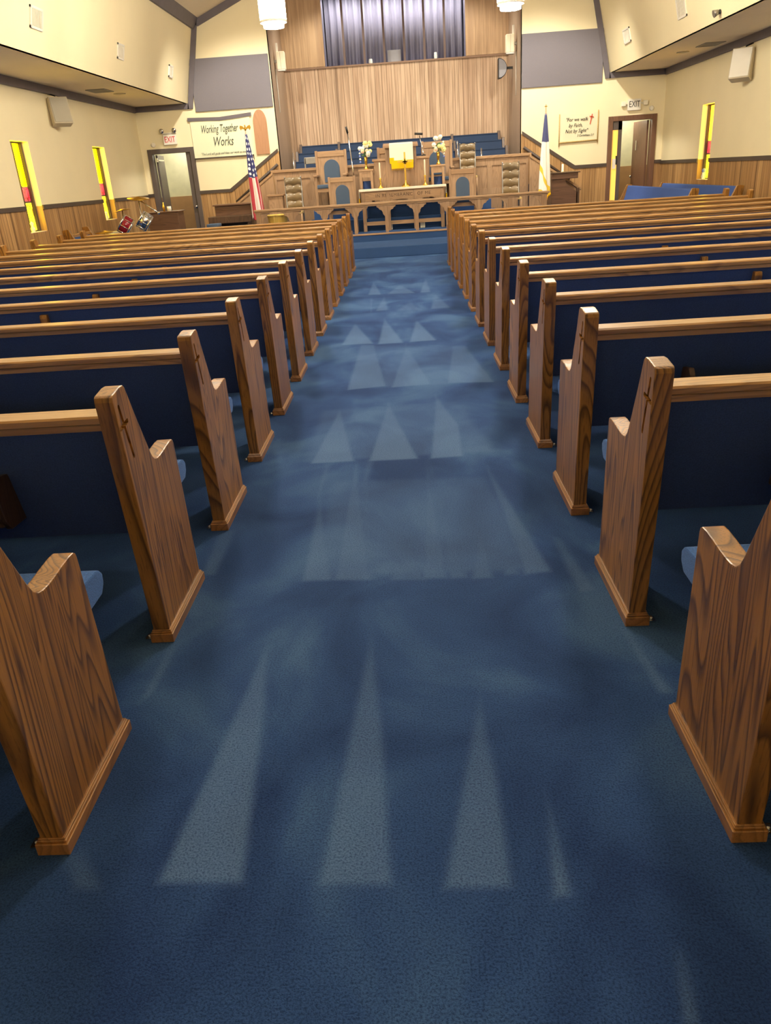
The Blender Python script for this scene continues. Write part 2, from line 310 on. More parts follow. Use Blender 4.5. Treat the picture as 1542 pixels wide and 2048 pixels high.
class MB:
    def __init__(s): s.v = []; s.f = []; s.sm = []
    def add(s, vs, fs, smooth=False):
        n = len(s.v); s.v += [tuple(p) for p in vs]
        for f in fs: s.f.append(tuple(i + n for i in f)); s.sm.append(smooth)
        return s
    def box(s, x0, x1, y0, y1, z0, z1):
        x0, x1 = min(x0, x1), max(x0, x1); y0, y1 = min(y0, y1), max(y0, y1); z0, z1 = min(z0, z1), max(z0, z1)
        vs = [(x0, y0, z0), (x1, y0, z0), (x1, y1, z0), (x0, y1, z0), (x0, y0, z1), (x1, y0, z1), (x1, y1, z1), (x0, y1, z1)]
        return s.add(vs, [(0, 3, 2, 1), (4, 5, 6, 7), (0, 1, 5, 4), (1, 2, 6, 5), (2, 3, 7, 6), (3, 0, 4, 7)])
    def prism(s, poly, axis, a0, a1, smooth=False):
        """poly of 2-D points extruded along axis; axis X:(y,z) Y:(x,z) Z:(x,y)"""
        def P(p, a): return {'X': (a, p[0], p[1]), 'Y': (p[0], a, p[1]), 'Z': (p[0], p[1], a)}[axis]
        n = len(poly)
        vs = [P(p, a0) for p in poly] + [P(p, a1) for p in poly]
        fs = [tuple(range(n))[::-1], tuple(range(n, 2 * n))] + [(i, (i + 1) % n, n + (i + 1) % n, n + i) for i in range(n)]
        return s.add(vs, fs, smooth)
    def lathe(s, prof, c=(0, 0, 0), axis='Z', seg=20, mat=None, smooth=True):
        vs = []; fs = []
        for (r, h) in prof:
            for i in range(seg):
                a = 2 * PI * i / seg; p = (r * math.cos(a), r * math.sin(a), h)
                if axis == 'X': p = (p[2], p[0], p[1])
                if axis == 'Y': p = (p[0], p[2], p[1])
                p = Vector(p)
                if mat is not None: p = mat @ p
                vs.append(tuple(p + Vector(c)))
        for k in range(len(prof) - 1):
            for i in range(seg):
                j = (i + 1) % seg
                fs.append((k * seg + i, k * seg + j, (k + 1) * seg + j, (k + 1) * seg + i))
        fs.append(tuple(range(seg))[::-1]); fs.append(tuple(range((len(prof) - 1) * seg, len(prof) * seg)))
        return s.add(vs, fs, smooth)
    def cyl(s, c, r, h, axis='Z', seg=18, mat=None): return s.lathe([(r, 0), (r, h)], c, axis, seg, mat)
    def tube(s, pts, r, seg=8):
        pts = [Vector(p) for p in pts]; vs = []; fs = []
        for k, p in enumerate(pts):
            d = (pts[min(k + 1, len(pts) - 1)] - pts[max(k - 1, 0)]).normalized()
            a = d.orthogonal().normalized(); b2 = d.cross(a)
            if k and vs:
                pa = Vector(vs[-seg]) - pts[k - 1]; pa = (pa - d * pa.dot(d))
                if pa.length > 1e-6: a = pa.normalized(); b2 = d.cross(a)
            rr = r[k] if isinstance(r, (list, tuple)) else r
            for i in range(seg):
                t = 2 * PI * i / seg; vs.append(tuple(p + a * (rr * math.cos(t)) + b2 * (rr * math.sin(t))))
        for k in range(len(pts) - 1):
            for i in range(seg):
                j = (i + 1) % seg; fs.append((k * seg + i, k * seg + j, (k + 1) * seg + j, (k + 1) * seg + i))
        fs.append(tuple(range(seg))[::-1]); fs.append(tuple(range((len(pts) - 1) * seg, len(pts) * seg)))
        return s.add(vs, fs, True)
    def ball(s, c, r, seg=10, rings=6, sc=(1, 1, 1), noise=0.0):
        prof = [(max(1e-4, math.sin(PI * k / rings)), -math.cos(PI * k / rings)) for k in range(rings + 1)]
        n0 = len(s.v); s.lathe(prof, (0, 0, 0), 'Z', seg)
        for i in range(n0, len(s.v)):
            q = s.v[i]; k = r * (1 + noise * (random.random() - .5)); s.v[i] = (c[0] + q[0] * k * sc[0], c[1] + q[1] * k * sc[1], c[2] + q[2] * k * sc[2])
        return s
    def xf(s, m, start=0):
        for i in range(start, len(s.v)): s.v[i] = tuple(m @ Vector(s.v[i]))
        return s
    def build(s, name, mat, parent=None, bevel=0.0, loc=None, seg=2, local=False, label=None):
        """coordinates are world ones unless local; the object's origin goes to its parent's, or to loc"""
        me = bpy.data.meshes.new(name)
        if local: off = Vector((0, 0, 0))
        elif parent is not None: off = ORG[parent.name]
        elif loc is not None: off = Vector(loc)
        else: off = Vector((0, 0, 0))
        me.from_pydata([tuple(Vector(p) - off) for p in s.v], [], s.f)
        me.polygons.foreach_set('use_smooth', s.sm)
        bm = bmesh.new(); bm.from_mesh(me)
        bmesh.ops.recalc_face_normals(bm, faces=bm.faces)
        if bevel:
            es = [e for e in bm.edges if len(e.link_faces) == 2 and e.calc_face_angle(0) > 0.6]
            bmesh.ops.bevel(bm, geom=es, offset=bevel, segments=seg, profile=0.6, affect='EDGES', clamp_overlap=True)
        bm.to_mesh(me); bm.free()
        me.materials.append(M[mat] if isinstance(mat, str) else mat)
        o = bpy.data.objects.new(name, me); COL.objects.link(o)
        if parent is not None: o.parent = parent
        elif not local: o.location = off
        ORG[o.name] = Vector(off)
        if label: o['label'] = label
        return o

def solo(o, label, cat, group=None): return props(o, label, cat, group)
def struct(o): o['kind'] = 'structure'; return o

def copy_tree(o, parent=None):
    c = o.copy(); COL.objects.link(c)
    if parent is not None: c.parent = parent
    for ch in list(o.children): copy_tree(ch, c)
    return c

def text_mesh(body, size, shear=0.0, thick=0.002, align='CENTER', space=1.0, width=1.0):
    cu = bpy.data.curves.new('lettering', 'FONT'); cu.body = body; cu.size = size; cu.shear = shear; cu.extrude = thick
    cu.align_x = align; cu.align_y = 'CENTER'; cu.space_character = space; cu.resolution_u = 2
    o = bpy.data.objects.new('lettering', cu); COL.objects.link(o)
    dg = bpy.context.evaluated_depsgraph_get()
    me = bpy.data.meshes.new_from_object(o.evaluated_get(dg))
    vs = [Vector(v.co) for v in me.vertices]; fs = [tuple(p.vertices) for p in me.polygons]
    bpy.data.objects.remove(o); bpy.data.meshes.remove(me); bpy.data.curves.remove(cu)
    # stand it up on the x-z plane, facing -y
    return [(v.x * width, -v.z, v.y) for v in vs], fs
def put_text(name, body, x, y, z, size, mat, parent, rot=0.0, **kw):
    vs, fs = text_mesh(body, size, **kw); c, s_ = math.cos(rot), math.sin(rot)
    mb = MB(); mb.add([(x + p[0] * c - p[2] * s_, y + p[1], z + p[0] * s_ + p[2] * c) for p in vs], fs)
    return mb.build(name, mat, parent)

# ------------------------------------------------------------------ camera
R_ = Vector((0.9978236925, 0.0206317443, -0.0626275480)); U_ = Vector((0.0490587800, 0.4023305343, 0.9141790729)); F_ = Vector((-0.0440580837, 0.9152619692, -0.4004427712))
cam = bpy.data.cameras.new('camera'); co = bpy.data.objects.new('camera', cam); COL.objects.link(co)
mt = Matrix.Identity(4)
for i in range(3): mt[i][0] = R_[i]; mt[i][1] = U_[i]; mt[i][2] = -F_[i]
mt[0][3], mt[1][3], mt[2][3] = 0.0508, 0.0, 1.4178
co.matrix_world = mt
cam.sensor_fit = 'VERTICAL'; cam.sensor_height = 24.0; cam.lens = 24.0 * 1544.638 / 2048.0
cam.clip_start = 0.05; cam.clip_end = 100
SC.camera = co

# ------------------------------------------------------------------ room constants
XW, YF, YB0 = 5.8, 19.05, -4.0        # side walls, front wall, wall behind the camera
ZS, XI = 3.10, 4.6                     # soffit height, inner edge of soffit
ZT, XT = 4.62, 4.24                    # top of the leaning drop wall
RIDGE = 6.4
AX_L, AX_R = -0.807, 0.7096
ZW = 1.29                              # wainscot cap
RX, YR = 2.70, 21.3                    # chancel recess half width, its back wall

# floor with the vacuum marks worked into the nap
NAP = [
(1,[(-0.470,2.265),(-0.434,1.835),(-0.351,1.230),(-0.572,1.237)]),(0.8,[(-0.132,2.199),(-0.087,1.748),(-0.051,1.216),(-0.208,1.221)]),
(0.8,[(0.197,1.843),(0.210,1.519),(0.207,1.199),(0.066,1.203)]),(0.9,[(0.327,1.427),(0.330,1.176),(0.294,1.171)]),
(0.45,[(-0.423,2.613),(-0.400,3.684),(0.401,3.642),(0.541,2.593)]),(0.7,[(-0.425,3.423),(-0.299,2.613),(-0.412,2.616)]),
(0.7,[(-0.277,3.888),(-0.148,2.599),(-0.291,2.612),(-0.285,3.500)]),(0.5,[(-0.223,3.660),(-0.215,3.879),(-0.132,2.606),(-0.206,2.612)]),
(0.5,[(-0.027,3.142),(0.059,2.580),(-0.071,2.592)]),(0.6,[(0.105,3.831),(0.144,2.591),(0.049,2.588)]),(0.5,[(0.122,3.791),(0.220,2.584),(0.153,2.583)]),
(0.6,[(0.324,3.211),(0.313,2.575),(0.237,2.571)]),(0.7,[(0.407,3.786),(0.537,2.602),(0.437,2.591)]),(0.5,[(0.357,2.993),(0.419,2.593),(0.362,2.591)]),
(0.5,[(-0.218,3.957),(-0.182,3.936),(-0.230,3.493)]),(0.5,[(-0.443,3.928),(-0.419,3.909),(-0.438,3.553)]),(1,[(-0.446,4.992),(-0.292,3.953),(-0.527,3.949)]),
(1,[(-0.123,5.073),(0.056,3.939),(-0.209,3.940)]),(1,[(0.202,5.171),(0.314,4.498),(0.299,3.942),(0.126,3.929)]),(0.35,[(-0.588,3.958),(-0.581,4.995),(0.358,5.050),(0.501,3.967)]),
(0.8,[(-0.409,7.073),(-0.289,7.038),(-0.149,5.533),(-0.428,5.481)]),(0.7,[(0.002,6.955),(0.179,5.518),(-0.108,5.481)]),(0.8,[(0.410,6.795),(0.517,6.765),(0.630,5.474),(0.299,5.520)]),
(0.3,[(-0.446,5.485),(-0.442,7.082),(0.542,6.800),(0.672,5.464)]),(0.9,[(-0.527,8.182),(-0.300,7.109),(-0.587,7.124)]),(0.9,[(-0.222,8.377),(-0.024,7.074),(-0.248,7.071)]),
(0.9,[(0.116,8.170),(0.277,7.100),(0.039,7.078)]),(0.7,[(-0.452,11.588),(-0.308,10.223),(-0.470,10.248)]),(0.7,[(0.302,11.618),(0.328,10.174),(0.200,10.185)]),
(0.6,[(-0.264,9.987),(-0.195,8.957),(-0.331,8.938)]),(0.6,[(-0.066,11.028),(0.129,10.170),(-0.224,10.232)]),(0.6,[(-0.438,9.932),(-0.406,9.919),(-0.389,8.959)]),
(0.5,[(0.378,9.975),(0.504,8.869),(0.290,8.846)]),(0.4,[(0.061,9.606),(0.194,8.813),(-0.114,8.858)]),(0.8,[(-0.818,2.174),(-0.791,2.202),(-0.799,1.941),(-0.819,1.906)]),
(0.8,[(0.695,2.196),(0.711,2.173),(0.752,1.844),(0.714,1.846)]),(0.6,[(0.594,2.893),(0.620,2.891),(0.667,2.448),(0.611,2.435)]),(0.7,[(0.507,1.045),(0.515,1.040),(0.500,0.904),(0.480,0.905)]),
(0.5,[(-0.818,1.315),(-0.784,1.336),(-0.700,1.222),(-0.760,1.230)]),(0.5,[(-0.843,3.103),(-0.779,3.122),(-0.774,2.699),(-0.826,2.704)])]
def make_floor():
    xs = np.arange(-1.0, 1.0001, 0.0125); ys = np.concatenate([np.arange(0.4, 6.0, 0.0125), np.arange(6.0, 15.01, 0.03)]); ys[-1] = 15.0
    X, Y = np.meshgrid(xs, ys); P = np.stack([X.ravel(), Y.ravel()], -1)
    nap = np.zeros(len(P))
    for w, poly in NAP:
        q = np.array(poly); c = q.mean(0); inside = np.full(len(P), 9.0)
        for i in range(len(q)):
            a, b = q[i], q[(i + 1) % len(q)]; e = b - a; n = np.array([e[1], -e[0]]) / (np.hypot(*e) + 1e-9)
            if (c - a) @ n < 0: n = -n
            inside = np.minimum(inside, (P - a) @ n)
        m = (np.clip(inside / 0.022 + 0.5, 0, 1) if w > .46 else np.clip(inside / 0.05, 0, 1)) * w
        ya, yb_ = q[:, 1].min(), q[:, 1].max(); m = m * (1.0 - .55 * np.clip((P[:, 1] - ya) / (yb_ - ya), 0, 1) ** 1.5)
        nap = np.maximum(nap, m * (1 if w > .46 else 1)) if w > .46 else np.maximum(nap, m)
    nx, ny = len(xs), len(ys)
    verts = [(float(x), float(y), 0.0) for x, y in P]
    faces = [(j * nx + i, j * nx + i + 1, (j + 1) * nx + i + 1, (j + 1) * nx + i) for j in range(ny - 1) for i in range(nx - 1)]
    def quad(x0, x1, y0, y1):
        k = len(verts); verts.extend([(x0, y0, 0), (x1, y0, 0), (x1, y1, 0), (x0, y1, 0)]); faces.append((k, k + 1, k + 2, k + 3))
    x0, x1, y0, y1 = float(xs[0]), float(xs[-1]), float(ys[0]), float(ys[-1])
    quad(-XW, x0, YB0, YF); quad(x1, XW, YB0, YF); quad(x0, x1, YB0, y0); quad(x0, x1, y1, YF)
    me = bpy.data.meshes.new('floor'); me.from_pydata(verts, [], faces)
    at = me.attributes.new('nap', 'FLOAT', 'POINT')
    vals = np.zeros(len(verts), dtype=np.float32); vals[:len(nap)] = nap; at.data.foreach_set('value', vals)
    me.materials.append(M['carpet'])
    o = bpy.data.objects.new('floor', me); COL.objects.link(o); return struct(o)
make_floor()

# side walls: split at the wainscot cap so the window reveals change colour there too
WT = 0.3
WIN = {'left': [(12.70, 13.31, .91, 2.23), (16.06, 16.70, .92, 2.24)], 'right': [(16.05, 16.66, .93, 2.235)]}
def span_boxes(mb, x0, x1, y0, y1, z0, z1, holes):
    cuts = sorted({y0, y1} | {h[0] for h in holes} | {h[1] for h in holes})
    for a, b in zip(cuts, cuts[1:]):
        hh = [h for h in holes if h[0] <= a + 1e-6 and h[1] >= b - 1e-6]
        if not hh: mb.box(x0, x1, a, b, z0, z1)
        else:
            lo, hi = hh[0][2], hh[0][3]
            if lo > z0: mb.box(x0, x1, a, b, z0, min(lo, z1))
            if hi < z1: mb.box(x0, x1, a, b, max(hi, z0), z1)
wn = 0
for side, sg in (('left', -1), ('right', 1)):
    mb = MB(); span_boxes(mb, sg * XW, sg * (XW + WT), YB0, YF + .2, ZW, ZS + .1, WIN[side])
    w = struct(mb.build('wall_' + side, 'cream', None))
    mb = MB(); span_boxes(mb, sg * XW, sg * (XW + WT), YB0, YF + .2, 0, ZW, WIN[side])
    mb.build('wainscot', 'wainscot_side', w)
    mb = MB(); cuts = [YB0] + [v for h in WIN[side] for v in (h[0], h[1])] + [YF]
    for a, b in zip(cuts[::2], cuts[1::2]): mb.box(sg * XW, sg * (XW - .022), a, b, ZW - .05, ZW + .015)
    mb.build('chair_rail', 'trim_dark', w)
    mb = MB(); mb.box(sg * XW, sg * (XW - .015), YB0, YF, 0, .09); struct(mb.build('baseboard_' + side, 'trim_dark', None))
    # dark beam where the soffit meets the wall
    mb = MB(); mb.box(sg * XW, sg * (XW - .05), YB0, YF - .05, ZS - .12, ZS - .001); struct(mb.build('trim_soffit_' + side, 'beam', None))
    for (a, b, lo, hi) in WIN[side]:
        wn += 1
        mb = MB(); xg = sg * (XW + .15); t = .022
        mb.box(xg - .02, xg + .02, a, a + t, lo, hi); mb.box(xg - .05, xg + .05, b - .05, b, lo, hi)
        mb.box(xg - .02, xg + .02, a, b, hi - t, hi); mb.box(xg - .02, xg + .02, a, b, lo, lo + t)
        mb.box(xg - .022, xg + .022, a + .3, a + .325, lo, hi); mb.box(xg - .02, xg + .02, a, b, lo + .44, lo + .46)
        w = struct(mb.build('window_%d' % wn, 'trim_dark', None, loc=(xg, (a + b) / 2, lo)))
        mb = MB(); mb.box(xg - .006, xg + .006, a + .01, b - .01, lo + .01, hi - .01)
        g = mb.build('pane', 'glass' if sg < 0 else 'glass_orange', w)
        mb = MB(); mb.box(sg * (XW + .01), sg * (XW + .14), a + .002, b - .002, lo - .004, lo + .006); mb.build('sill', 'white', w)

# soffits, leaning drop walls, sloping ceiling
mb = MB()
for sg in (-1, 1): mb.box(sg * XW, sg * XI, YB0, YF, ZS, ZS + .06)
mb.build('ceiling', 'soffit', None); struct(bpy.data.objects['ceiling'])
ce = bpy.data.objects['ceiling']
mb = MB()
mb.prism([(-XT, ZT), (0, RIDGE), (XT, ZT), (XT, ZT + .1), (0, RIDGE + .1), (-XT, ZT + .1)], 'Y', YB0, YR + .1); mb.build('vault', 'soffit', ce)
for side, sg in (('left', -1), ('right', 1)):
    mb = MB(); mb.prism([(sg * XI, ZS), (sg * XT, ZT), (sg * (XT + .06), ZT), (sg * (XI + .06), ZS)], 'Y', YB0, YF); struct(mb.build('wall_upper_' + side, 'cream', None))
    mb = MB(); mb.prism([(sg * (XT + .035), ZT - .14), (sg * (XT - .02), ZT + .01), (sg * (XT - .13), ZT + .055), (sg * (XT - .02), ZT - .145)], 'Y', YB0, YF - .05); struct(mb.build('trim_eaves_' + side, 'beam', None))

# front wall
mb = MB(); T = .15; y0, y1 = YF, YF + T
DL = (-5.66, -4.60, 2.24); DR = (4.60, 5.65, 2.25)
for (a, b, top) in (DL, DR):
    mb.box(a, b, y0, y1, top, ZS + .05)
mb.box(-XW, DL[0], y0, y1, 0, ZS + .05); mb.box(DR[1], XW, y0, y1, 0, ZS + .05)
mb.box(DL[1], -RX, y0, y1, 0, ZS + .05); mb.box(RX, DR[0], y0, y1, 0, ZS + .05)
for sg in (-1, 1):
    mb.prism([(sg * RX, ZS + .05), (sg * XI, ZS + .05), (sg * XT, ZT), (sg * RX, ZT + (XT - RX) * .42 + .02)], 'Y', y0, y1)
wf = struct(mb.build('wall_front', 'cream', None))
mb = MB()
for sg in (-1, 1):
    mb.prism([(sg * 4.60, 0), (sg * 4.60, ZW), (sg * 3.89, ZW), (sg * 2.75, 2.03), (sg * RX, 2.03), (sg * RX, 0)], 'Y', YF - .018, YF)
mb.box(-XW, DL[0], YF - .018, YF, 0, ZW); mb.box(DR[1], XW, YF - .018, YF, 0, ZW)
mb.build('wainscot', 'wainscot', wf)
mb = MB(); h = .035
for sg in (-1, 1):
    mb.prism([(sg * 4.60, ZW - h), (sg * 4.60, ZW + h), (sg * 3.9, ZW + h), (sg * 2.72, 2.05 + h), (sg * 2.72, 2.05 - h), (sg * 3.87, ZW - h)], 'Y', YF - .04, YF - .001)
mb.box(-XW, DL[0], YF - .04, YF - .001, ZW - h, ZW + h); mb.box(DR[1], XW, YF - .04, YF - .001, ZW - h, ZW + h)
mb.build('chair_rail', 'trim_dark', wf)
# dark trim following the ceiling profile on the front wall
for side, sg in (('left', -1), ('right', 1)):
    mb = MB(); y0, y1 = YF - .05, YF - .001; w = .11
    mb.box(sg * XW, sg * (XI - .03), y0, y1, ZS - w, ZS - .002)
    mb.prism([(sg * XI, ZS - w), (sg * (XI - w), ZS - w), (sg * (XT - w), ZT + .03), (sg * XT, ZT + .03)], 'Y', y0, y1)
    mb.prism([(sg * (XT + .02), ZT - .01), (sg * (XT - .1), ZT - .10), (sg * RX, ZT - .11 + (XT - .1 - RX) * .42), (sg * RX, ZT + (XT - RX) * .42)], 'Y', y0, y1)
    struct(mb.build('trim_front_' + side, 'beam', None))
# recess: jambs, back wall with baptistry opening
mb = MB()
for sg in (-1, 1): mb.box(sg * RX, sg * (RX + .1), YF + .001, YR, 0, 5.8)
struct(mb.build('wall_recess', 'jamb', None))
mb = MB(); mb.box(-RX, RX, YR, YR + .1, 0, 3.83); mb.box(-RX, -1.69, YR, YR + .1, 3.83, 6.0); mb.box(1.69, RX, YR, YR + .1, 3.83, 6.0); mb.box(-1.69, 1.69, YR, YR + .1, 5.35, 6.3)
wc = struct(mb.build('wall_chancel', 'paneling', None))
mb = MB(); mb.box(-RX, -1.69, YR - .012, YR, 3.87, 5.9); mb.box(1.69, RX, YR - .012, YR, 3.87, 5.9); mb.build('plywood_panel', 'ply', wc)
mb = MB(); mb.box(-RX, RX, YR - .03, YR - .013, 3.825, 3.86); struct(mb.build('trim_chancel', 'trim_chancel', None))
# baptistry niche: mullions, curtain behind
mb = MB()
mb.box(-1.75, 1.75, YR + .9, YR + .95, 3.7, 5.5); mb.box(-1.75, -1.69, YR + .1, YR + .9, 3.7, 5.5); mb.box(1.69, 1.75, YR + .1, YR + .9, 3.7, 5.5); mb.box(-1.75, 1.75, YR + .1, YR + .95, 3.7, 3.83); mb.box(-1.75, 1.75, YR + .1, YR + .95, 5.35, 5.45)
struct(mb.build('wall_baptistry', 'curtain', None))
t = thing('window_grille', 'dark wooden mullions across the blue baptistry opening high in the back wall', 'grille', (0, YR + .05, 3.83))
for k in range(6):
    x = -1.21 + k * .48
    mb = MB(); mb.box(x - .025, x + .025, YR + .03, YR + .07, 3.83, 5.35); mb.build('mullion', 'mullion', t)
mb = MB(); mb.box(-1.69, 1.69, YR + .01, YR + .09, 3.83, 3.86); mb.build('bottom_rail', 'mullion', t)
def folds(x0, x1, y, z0, z1, n, amp):
    N = n * 10; vs = []; fs = []
    for i in range(N + 1):
        u = i / N; x = x0 + (x1 - x0) * u; d = amp * math.sin(u * n * 2 * PI) + amp * .4 * math.sin(u * n * 4.7 * PI + 1)
        for z in (z0, z1): vs.append((x, y + d, z))
        for z in (z0, z1): vs.append((x, y + d + .01, z))
    for i in range(N):
        a = i * 4; b = a + 4
        fs += [(a, b, b + 1, a + 1), (a + 2, a + 3, b + 3, b + 2), (a, a + 2, b + 2, b), (a + 1, b + 1, b + 3, a + 3)]
    return vs, fs
mb = MB(); mb.add(*folds(-1.66, 1.66, YR + .6, 3.85, 5.33, 17, .04), smooth=True)
solo(mb.build('curtain', 'curtain', None, loc=(0, YR + .6, 3.85)), 'dusky blue pleated curtain behind the mullions of the baptistry opening', 'curtain')
for x, w_, h_, mt_, lb in ((-.6, .05, .16, 'petal_white', 'small white flower pot behind the mullions, left of centre'), (-.02, .16, .3, 'grey_plastic', 'grey box behind the centre mullions of the baptistry opening'), (.98, .04, .2, 'petal_white', 'slim white vase behind the mullions at the right')):
    mb = MB(); mb.lathe([(w_ * .7, 0), (w_, h_ * .6), (w_ * .8, h_)], (x, YR + .32, 3.83), seg=10) if mt_ != 'grey_plastic' else mb.box(x - w_, x + w_, YR + .2, YR + .34, 3.832, 3.83 + h_)
    solo(mb.build('flower_pot' if mt_ != 'grey_plastic' else 'storage_box', mt_, None, bevel=.004, loc=(x, YR + .32, 3.83)), lb, 'pot' if mt_ != 'grey_plastic' else 'box')
# back wall behind the camera
mb = MB(); mb.box(-XW, XW, YB0 - .1, YB0, 0, ZS + .1); mb.prism([(-XI, ZS), (XI, ZS), (XT, ZT), (0, RIDGE), (-XT, ZT)], 'Y', YB0 - .1, YB0); struct(mb.build('wall_back', 'cream', None))

# lobby seen through both doorways
for side, a, b in (('left', -6.3, -3.9), ('right', 3.9, 6.3)):
    mb = MB(); y = YF + T
    mb.box(a, b, y + 1.5, y + 1.6, 1.02, 2.9); mb.box(a - .1, a, y, y + 1.6, 0, 2.9); mb.box(b, b + .1, y, y + 1.6, 0, 2.9); mb.box(a, b, y, y + 1.6, 2.7, 2.8)
    w = struct(mb.build('wall_lobby_' + side, 'lobby_wall', None))
    mb = MB(); mb.box(a, b, y + 1.48, y + 1.6, 0, 1.22); mb.build('wainscot', 'lobby_tan', w)
    mb = MB(); mb.box(a, b, YF, y + 1.6, -.05, 0); struct(mb.build('floor_lobby_' + side, 'carpet', None))
# doors
def doorway(n, a, b, top, mat):
    mb = MB(); f = .1; y0, y1 = YF - .035, YF + T + .02
    mb.box(a, a + f, y0, y1, 0, top); mb.box(b - f, b, y0, y1, 0, top); mb.box(a + f, b - f, y0, y1, top - f, top)
    return struct(mb.build('door_%d' % n, mat, None, bevel=.006, loc=((a + b) / 2, YF, 0)))
M['door_dark'] = plain('dark_grey_brown_door', (92, 82, 80), rough=.45)
M['door_brown'] = wood('reddish_door', (134, 98, 78), (112, 80, 64), (80, 54, 44), 'Z', rough=.4, contrast=.5)
d1 = doorway(1, DL[0], DL[1], DL[2], 'door_dark')
mb = MB(); mb.box(DL[1] - .21, DL[1] - .1, YF + .02, YF + .07, 0, 2.14); mb.build('fixed_leaf', 'door_dark', d1)
mb = MB(); mb.lathe([(.012, 0), (.012, .03), (.032, .045), (.03, .075), (.001, .08)], (DL[1] - .13, YF + .02, 1.0), seg=14, mat=Matrix.Rotation(PI / 2, 3, 'X')); mb.build('door_knob', 'chrome', d1)
mb = MB(); mb.box(0, .045, 0, .8, 0.01, 2.13); mb.xf(Matrix.Translation((DL[0] + .11, YF + T + .03, 0)) @ Matrix.Rotation(math.radians(6), 4, 'Z')); mb.build('door_leaf', 'door_dark', d1)
mb = MB(); mb.box(DL[0] + .15, DL[0] + .18, YF + .04, YF + .1, 1.98, 2.06); mb.box(DL[0] + .155, DL[0] + .2, YF + .1, YF + .5, 2.0, 2.03); mb.build('door_closer', 'chrome', d1)
d2 = doorway(2, DR[0], DR[1], DR[2], 'door_brown')
mb = MB(); mb.box(DR[0] + .23, DR[0] + .31, YF + .0, YF + .06, 0, 2.15); mb.box(DR[0] + .1, DR[0] + .31, YF, YF + .06, 1.98, 2.15); mb.build('sidelight_frame', 'door_dark', d2)
mb = MB(); mb.box(DR[0] + .1, DR[0] + .23, YF + .025, YF + .035, .05, 1.98); mb.build('sidelight_pane', 'sidelight', d2)
mb = MB(); mb.box(DR[0] + .13, DR[0] + .2, YF - .01, YF + .02, 1.2, 1.4); mb.build('push_plate', 'white', d2)
mb = MB(); mb.box(DR[0] + .2, DR[0] + .225, YF - .03, YF + .02, 1.28, 1.46); mb.build('pull_handle', 'black', d2)
mb = MB(); mb.box(-.045, 0, 0, .75, .01, 2.14); mb.xf(Matrix.Translation((DR[1] - .11, YF + T + .03, 0)) @ Matrix.Rotation(math.radians(7), 4, 'Z')); lf = mb.build('door_leaf', 'door_brown', d2)
mb = MB(); mb.box(-.06, -.045, .5, .54, 1.55, 1.75); mb.ball((-.075, .7, 1.0), .028); mb.xf(Matrix.Translation((DR[1] - .11, YF + T + .03, 0)) @ Matrix.Rotation(math.radians(7), 4, 'Z')); mb.build('door_handle', 'chrome', lf)

# ------------------------------------------------------------------ platform, dais, choir loft
YP = 16.45; ZP = .335; ZD = .80
M['tread'] = fabric('step_carpet', (56, 84, 130), vary=.2)
mb = MB(); mb.box(-1.45, 1.40, 15.0, YP, 0, .185); struct(mb.build('altar_step', 'tread', None, bevel=.012, loc=(0, 15, 0)))
mb = MB(); mb.box(-2.98, 3.08, YP, YF - .02, 0.0, ZP - .03); pl = struct(mb.build('altar_platform', 'tread', None, loc=(0, YP, 0)))
mb = MB(); mb.box(-2.98, 3.08, YP - .02, YP + .06, ZP - .03, ZP); mb.build('nosing', 'oak_hazed_long', pl, bevel=.006)
mb = MB(); mb.box(-2.98, 3.08, YP + .06, YF - .02, ZP - .03, ZP); mb.build('carpet_top', 'tread', pl)
mb = MB(); mb.box(-2.05, 2.05, 17.35, 18.6, ZP, .57); mb.box(-1.88, 1.88, 17.58, 18.6, .57, ZD); struct(mb.build('pulpit_dais', 'tread', None, bevel=.012, loc=(0, 17.35, ZP)))
# choir loft front with framed panels
mb = MB(); mb.box(-2.8, 2.8, 18.6, 18.66, ZP, 1.58); lf = struct(mb.build('choir_loft_front', 'oak_hazed', None, loc=(0, 18.6, ZP)))
mb = MB(); mb.box(-2.86, 2.86, 18.54, 18.7, 1.58, 1.64); mb.build('cap_rail', 'oak_hazed_long', lf, bevel=.01)
mb = MB()
for x in (-2.8, -2.5, -1.95, -1.35, -.7, 0, .7, 1.35, 1.95, 2.5, 2.8): mb.box(max(-2.8, x - .05), min(2.8, x + .05), 18.575, 18.6, ZP, 1.58)
mb.box(-2.8, 2.8, 18.578, 18.6, 1.44, 1.58); mb.box(-2.8, 2.8, 18.578, 18.6, .86, .98)
mb.build('panel_frame', 'oak_hazed', lf)
mb = MB()
for k, (ya, z) in enumerate(((18.66, 1.0), (19.75, 1.22), (20.55, 1.44))): mb.box(-2.69, 2.69, ya, YR, 0 if k == 0 else z - .22, z)
struct(mb.build('choir_loft_floor', 'tread', None, loc=(0, 18.66, 0)))
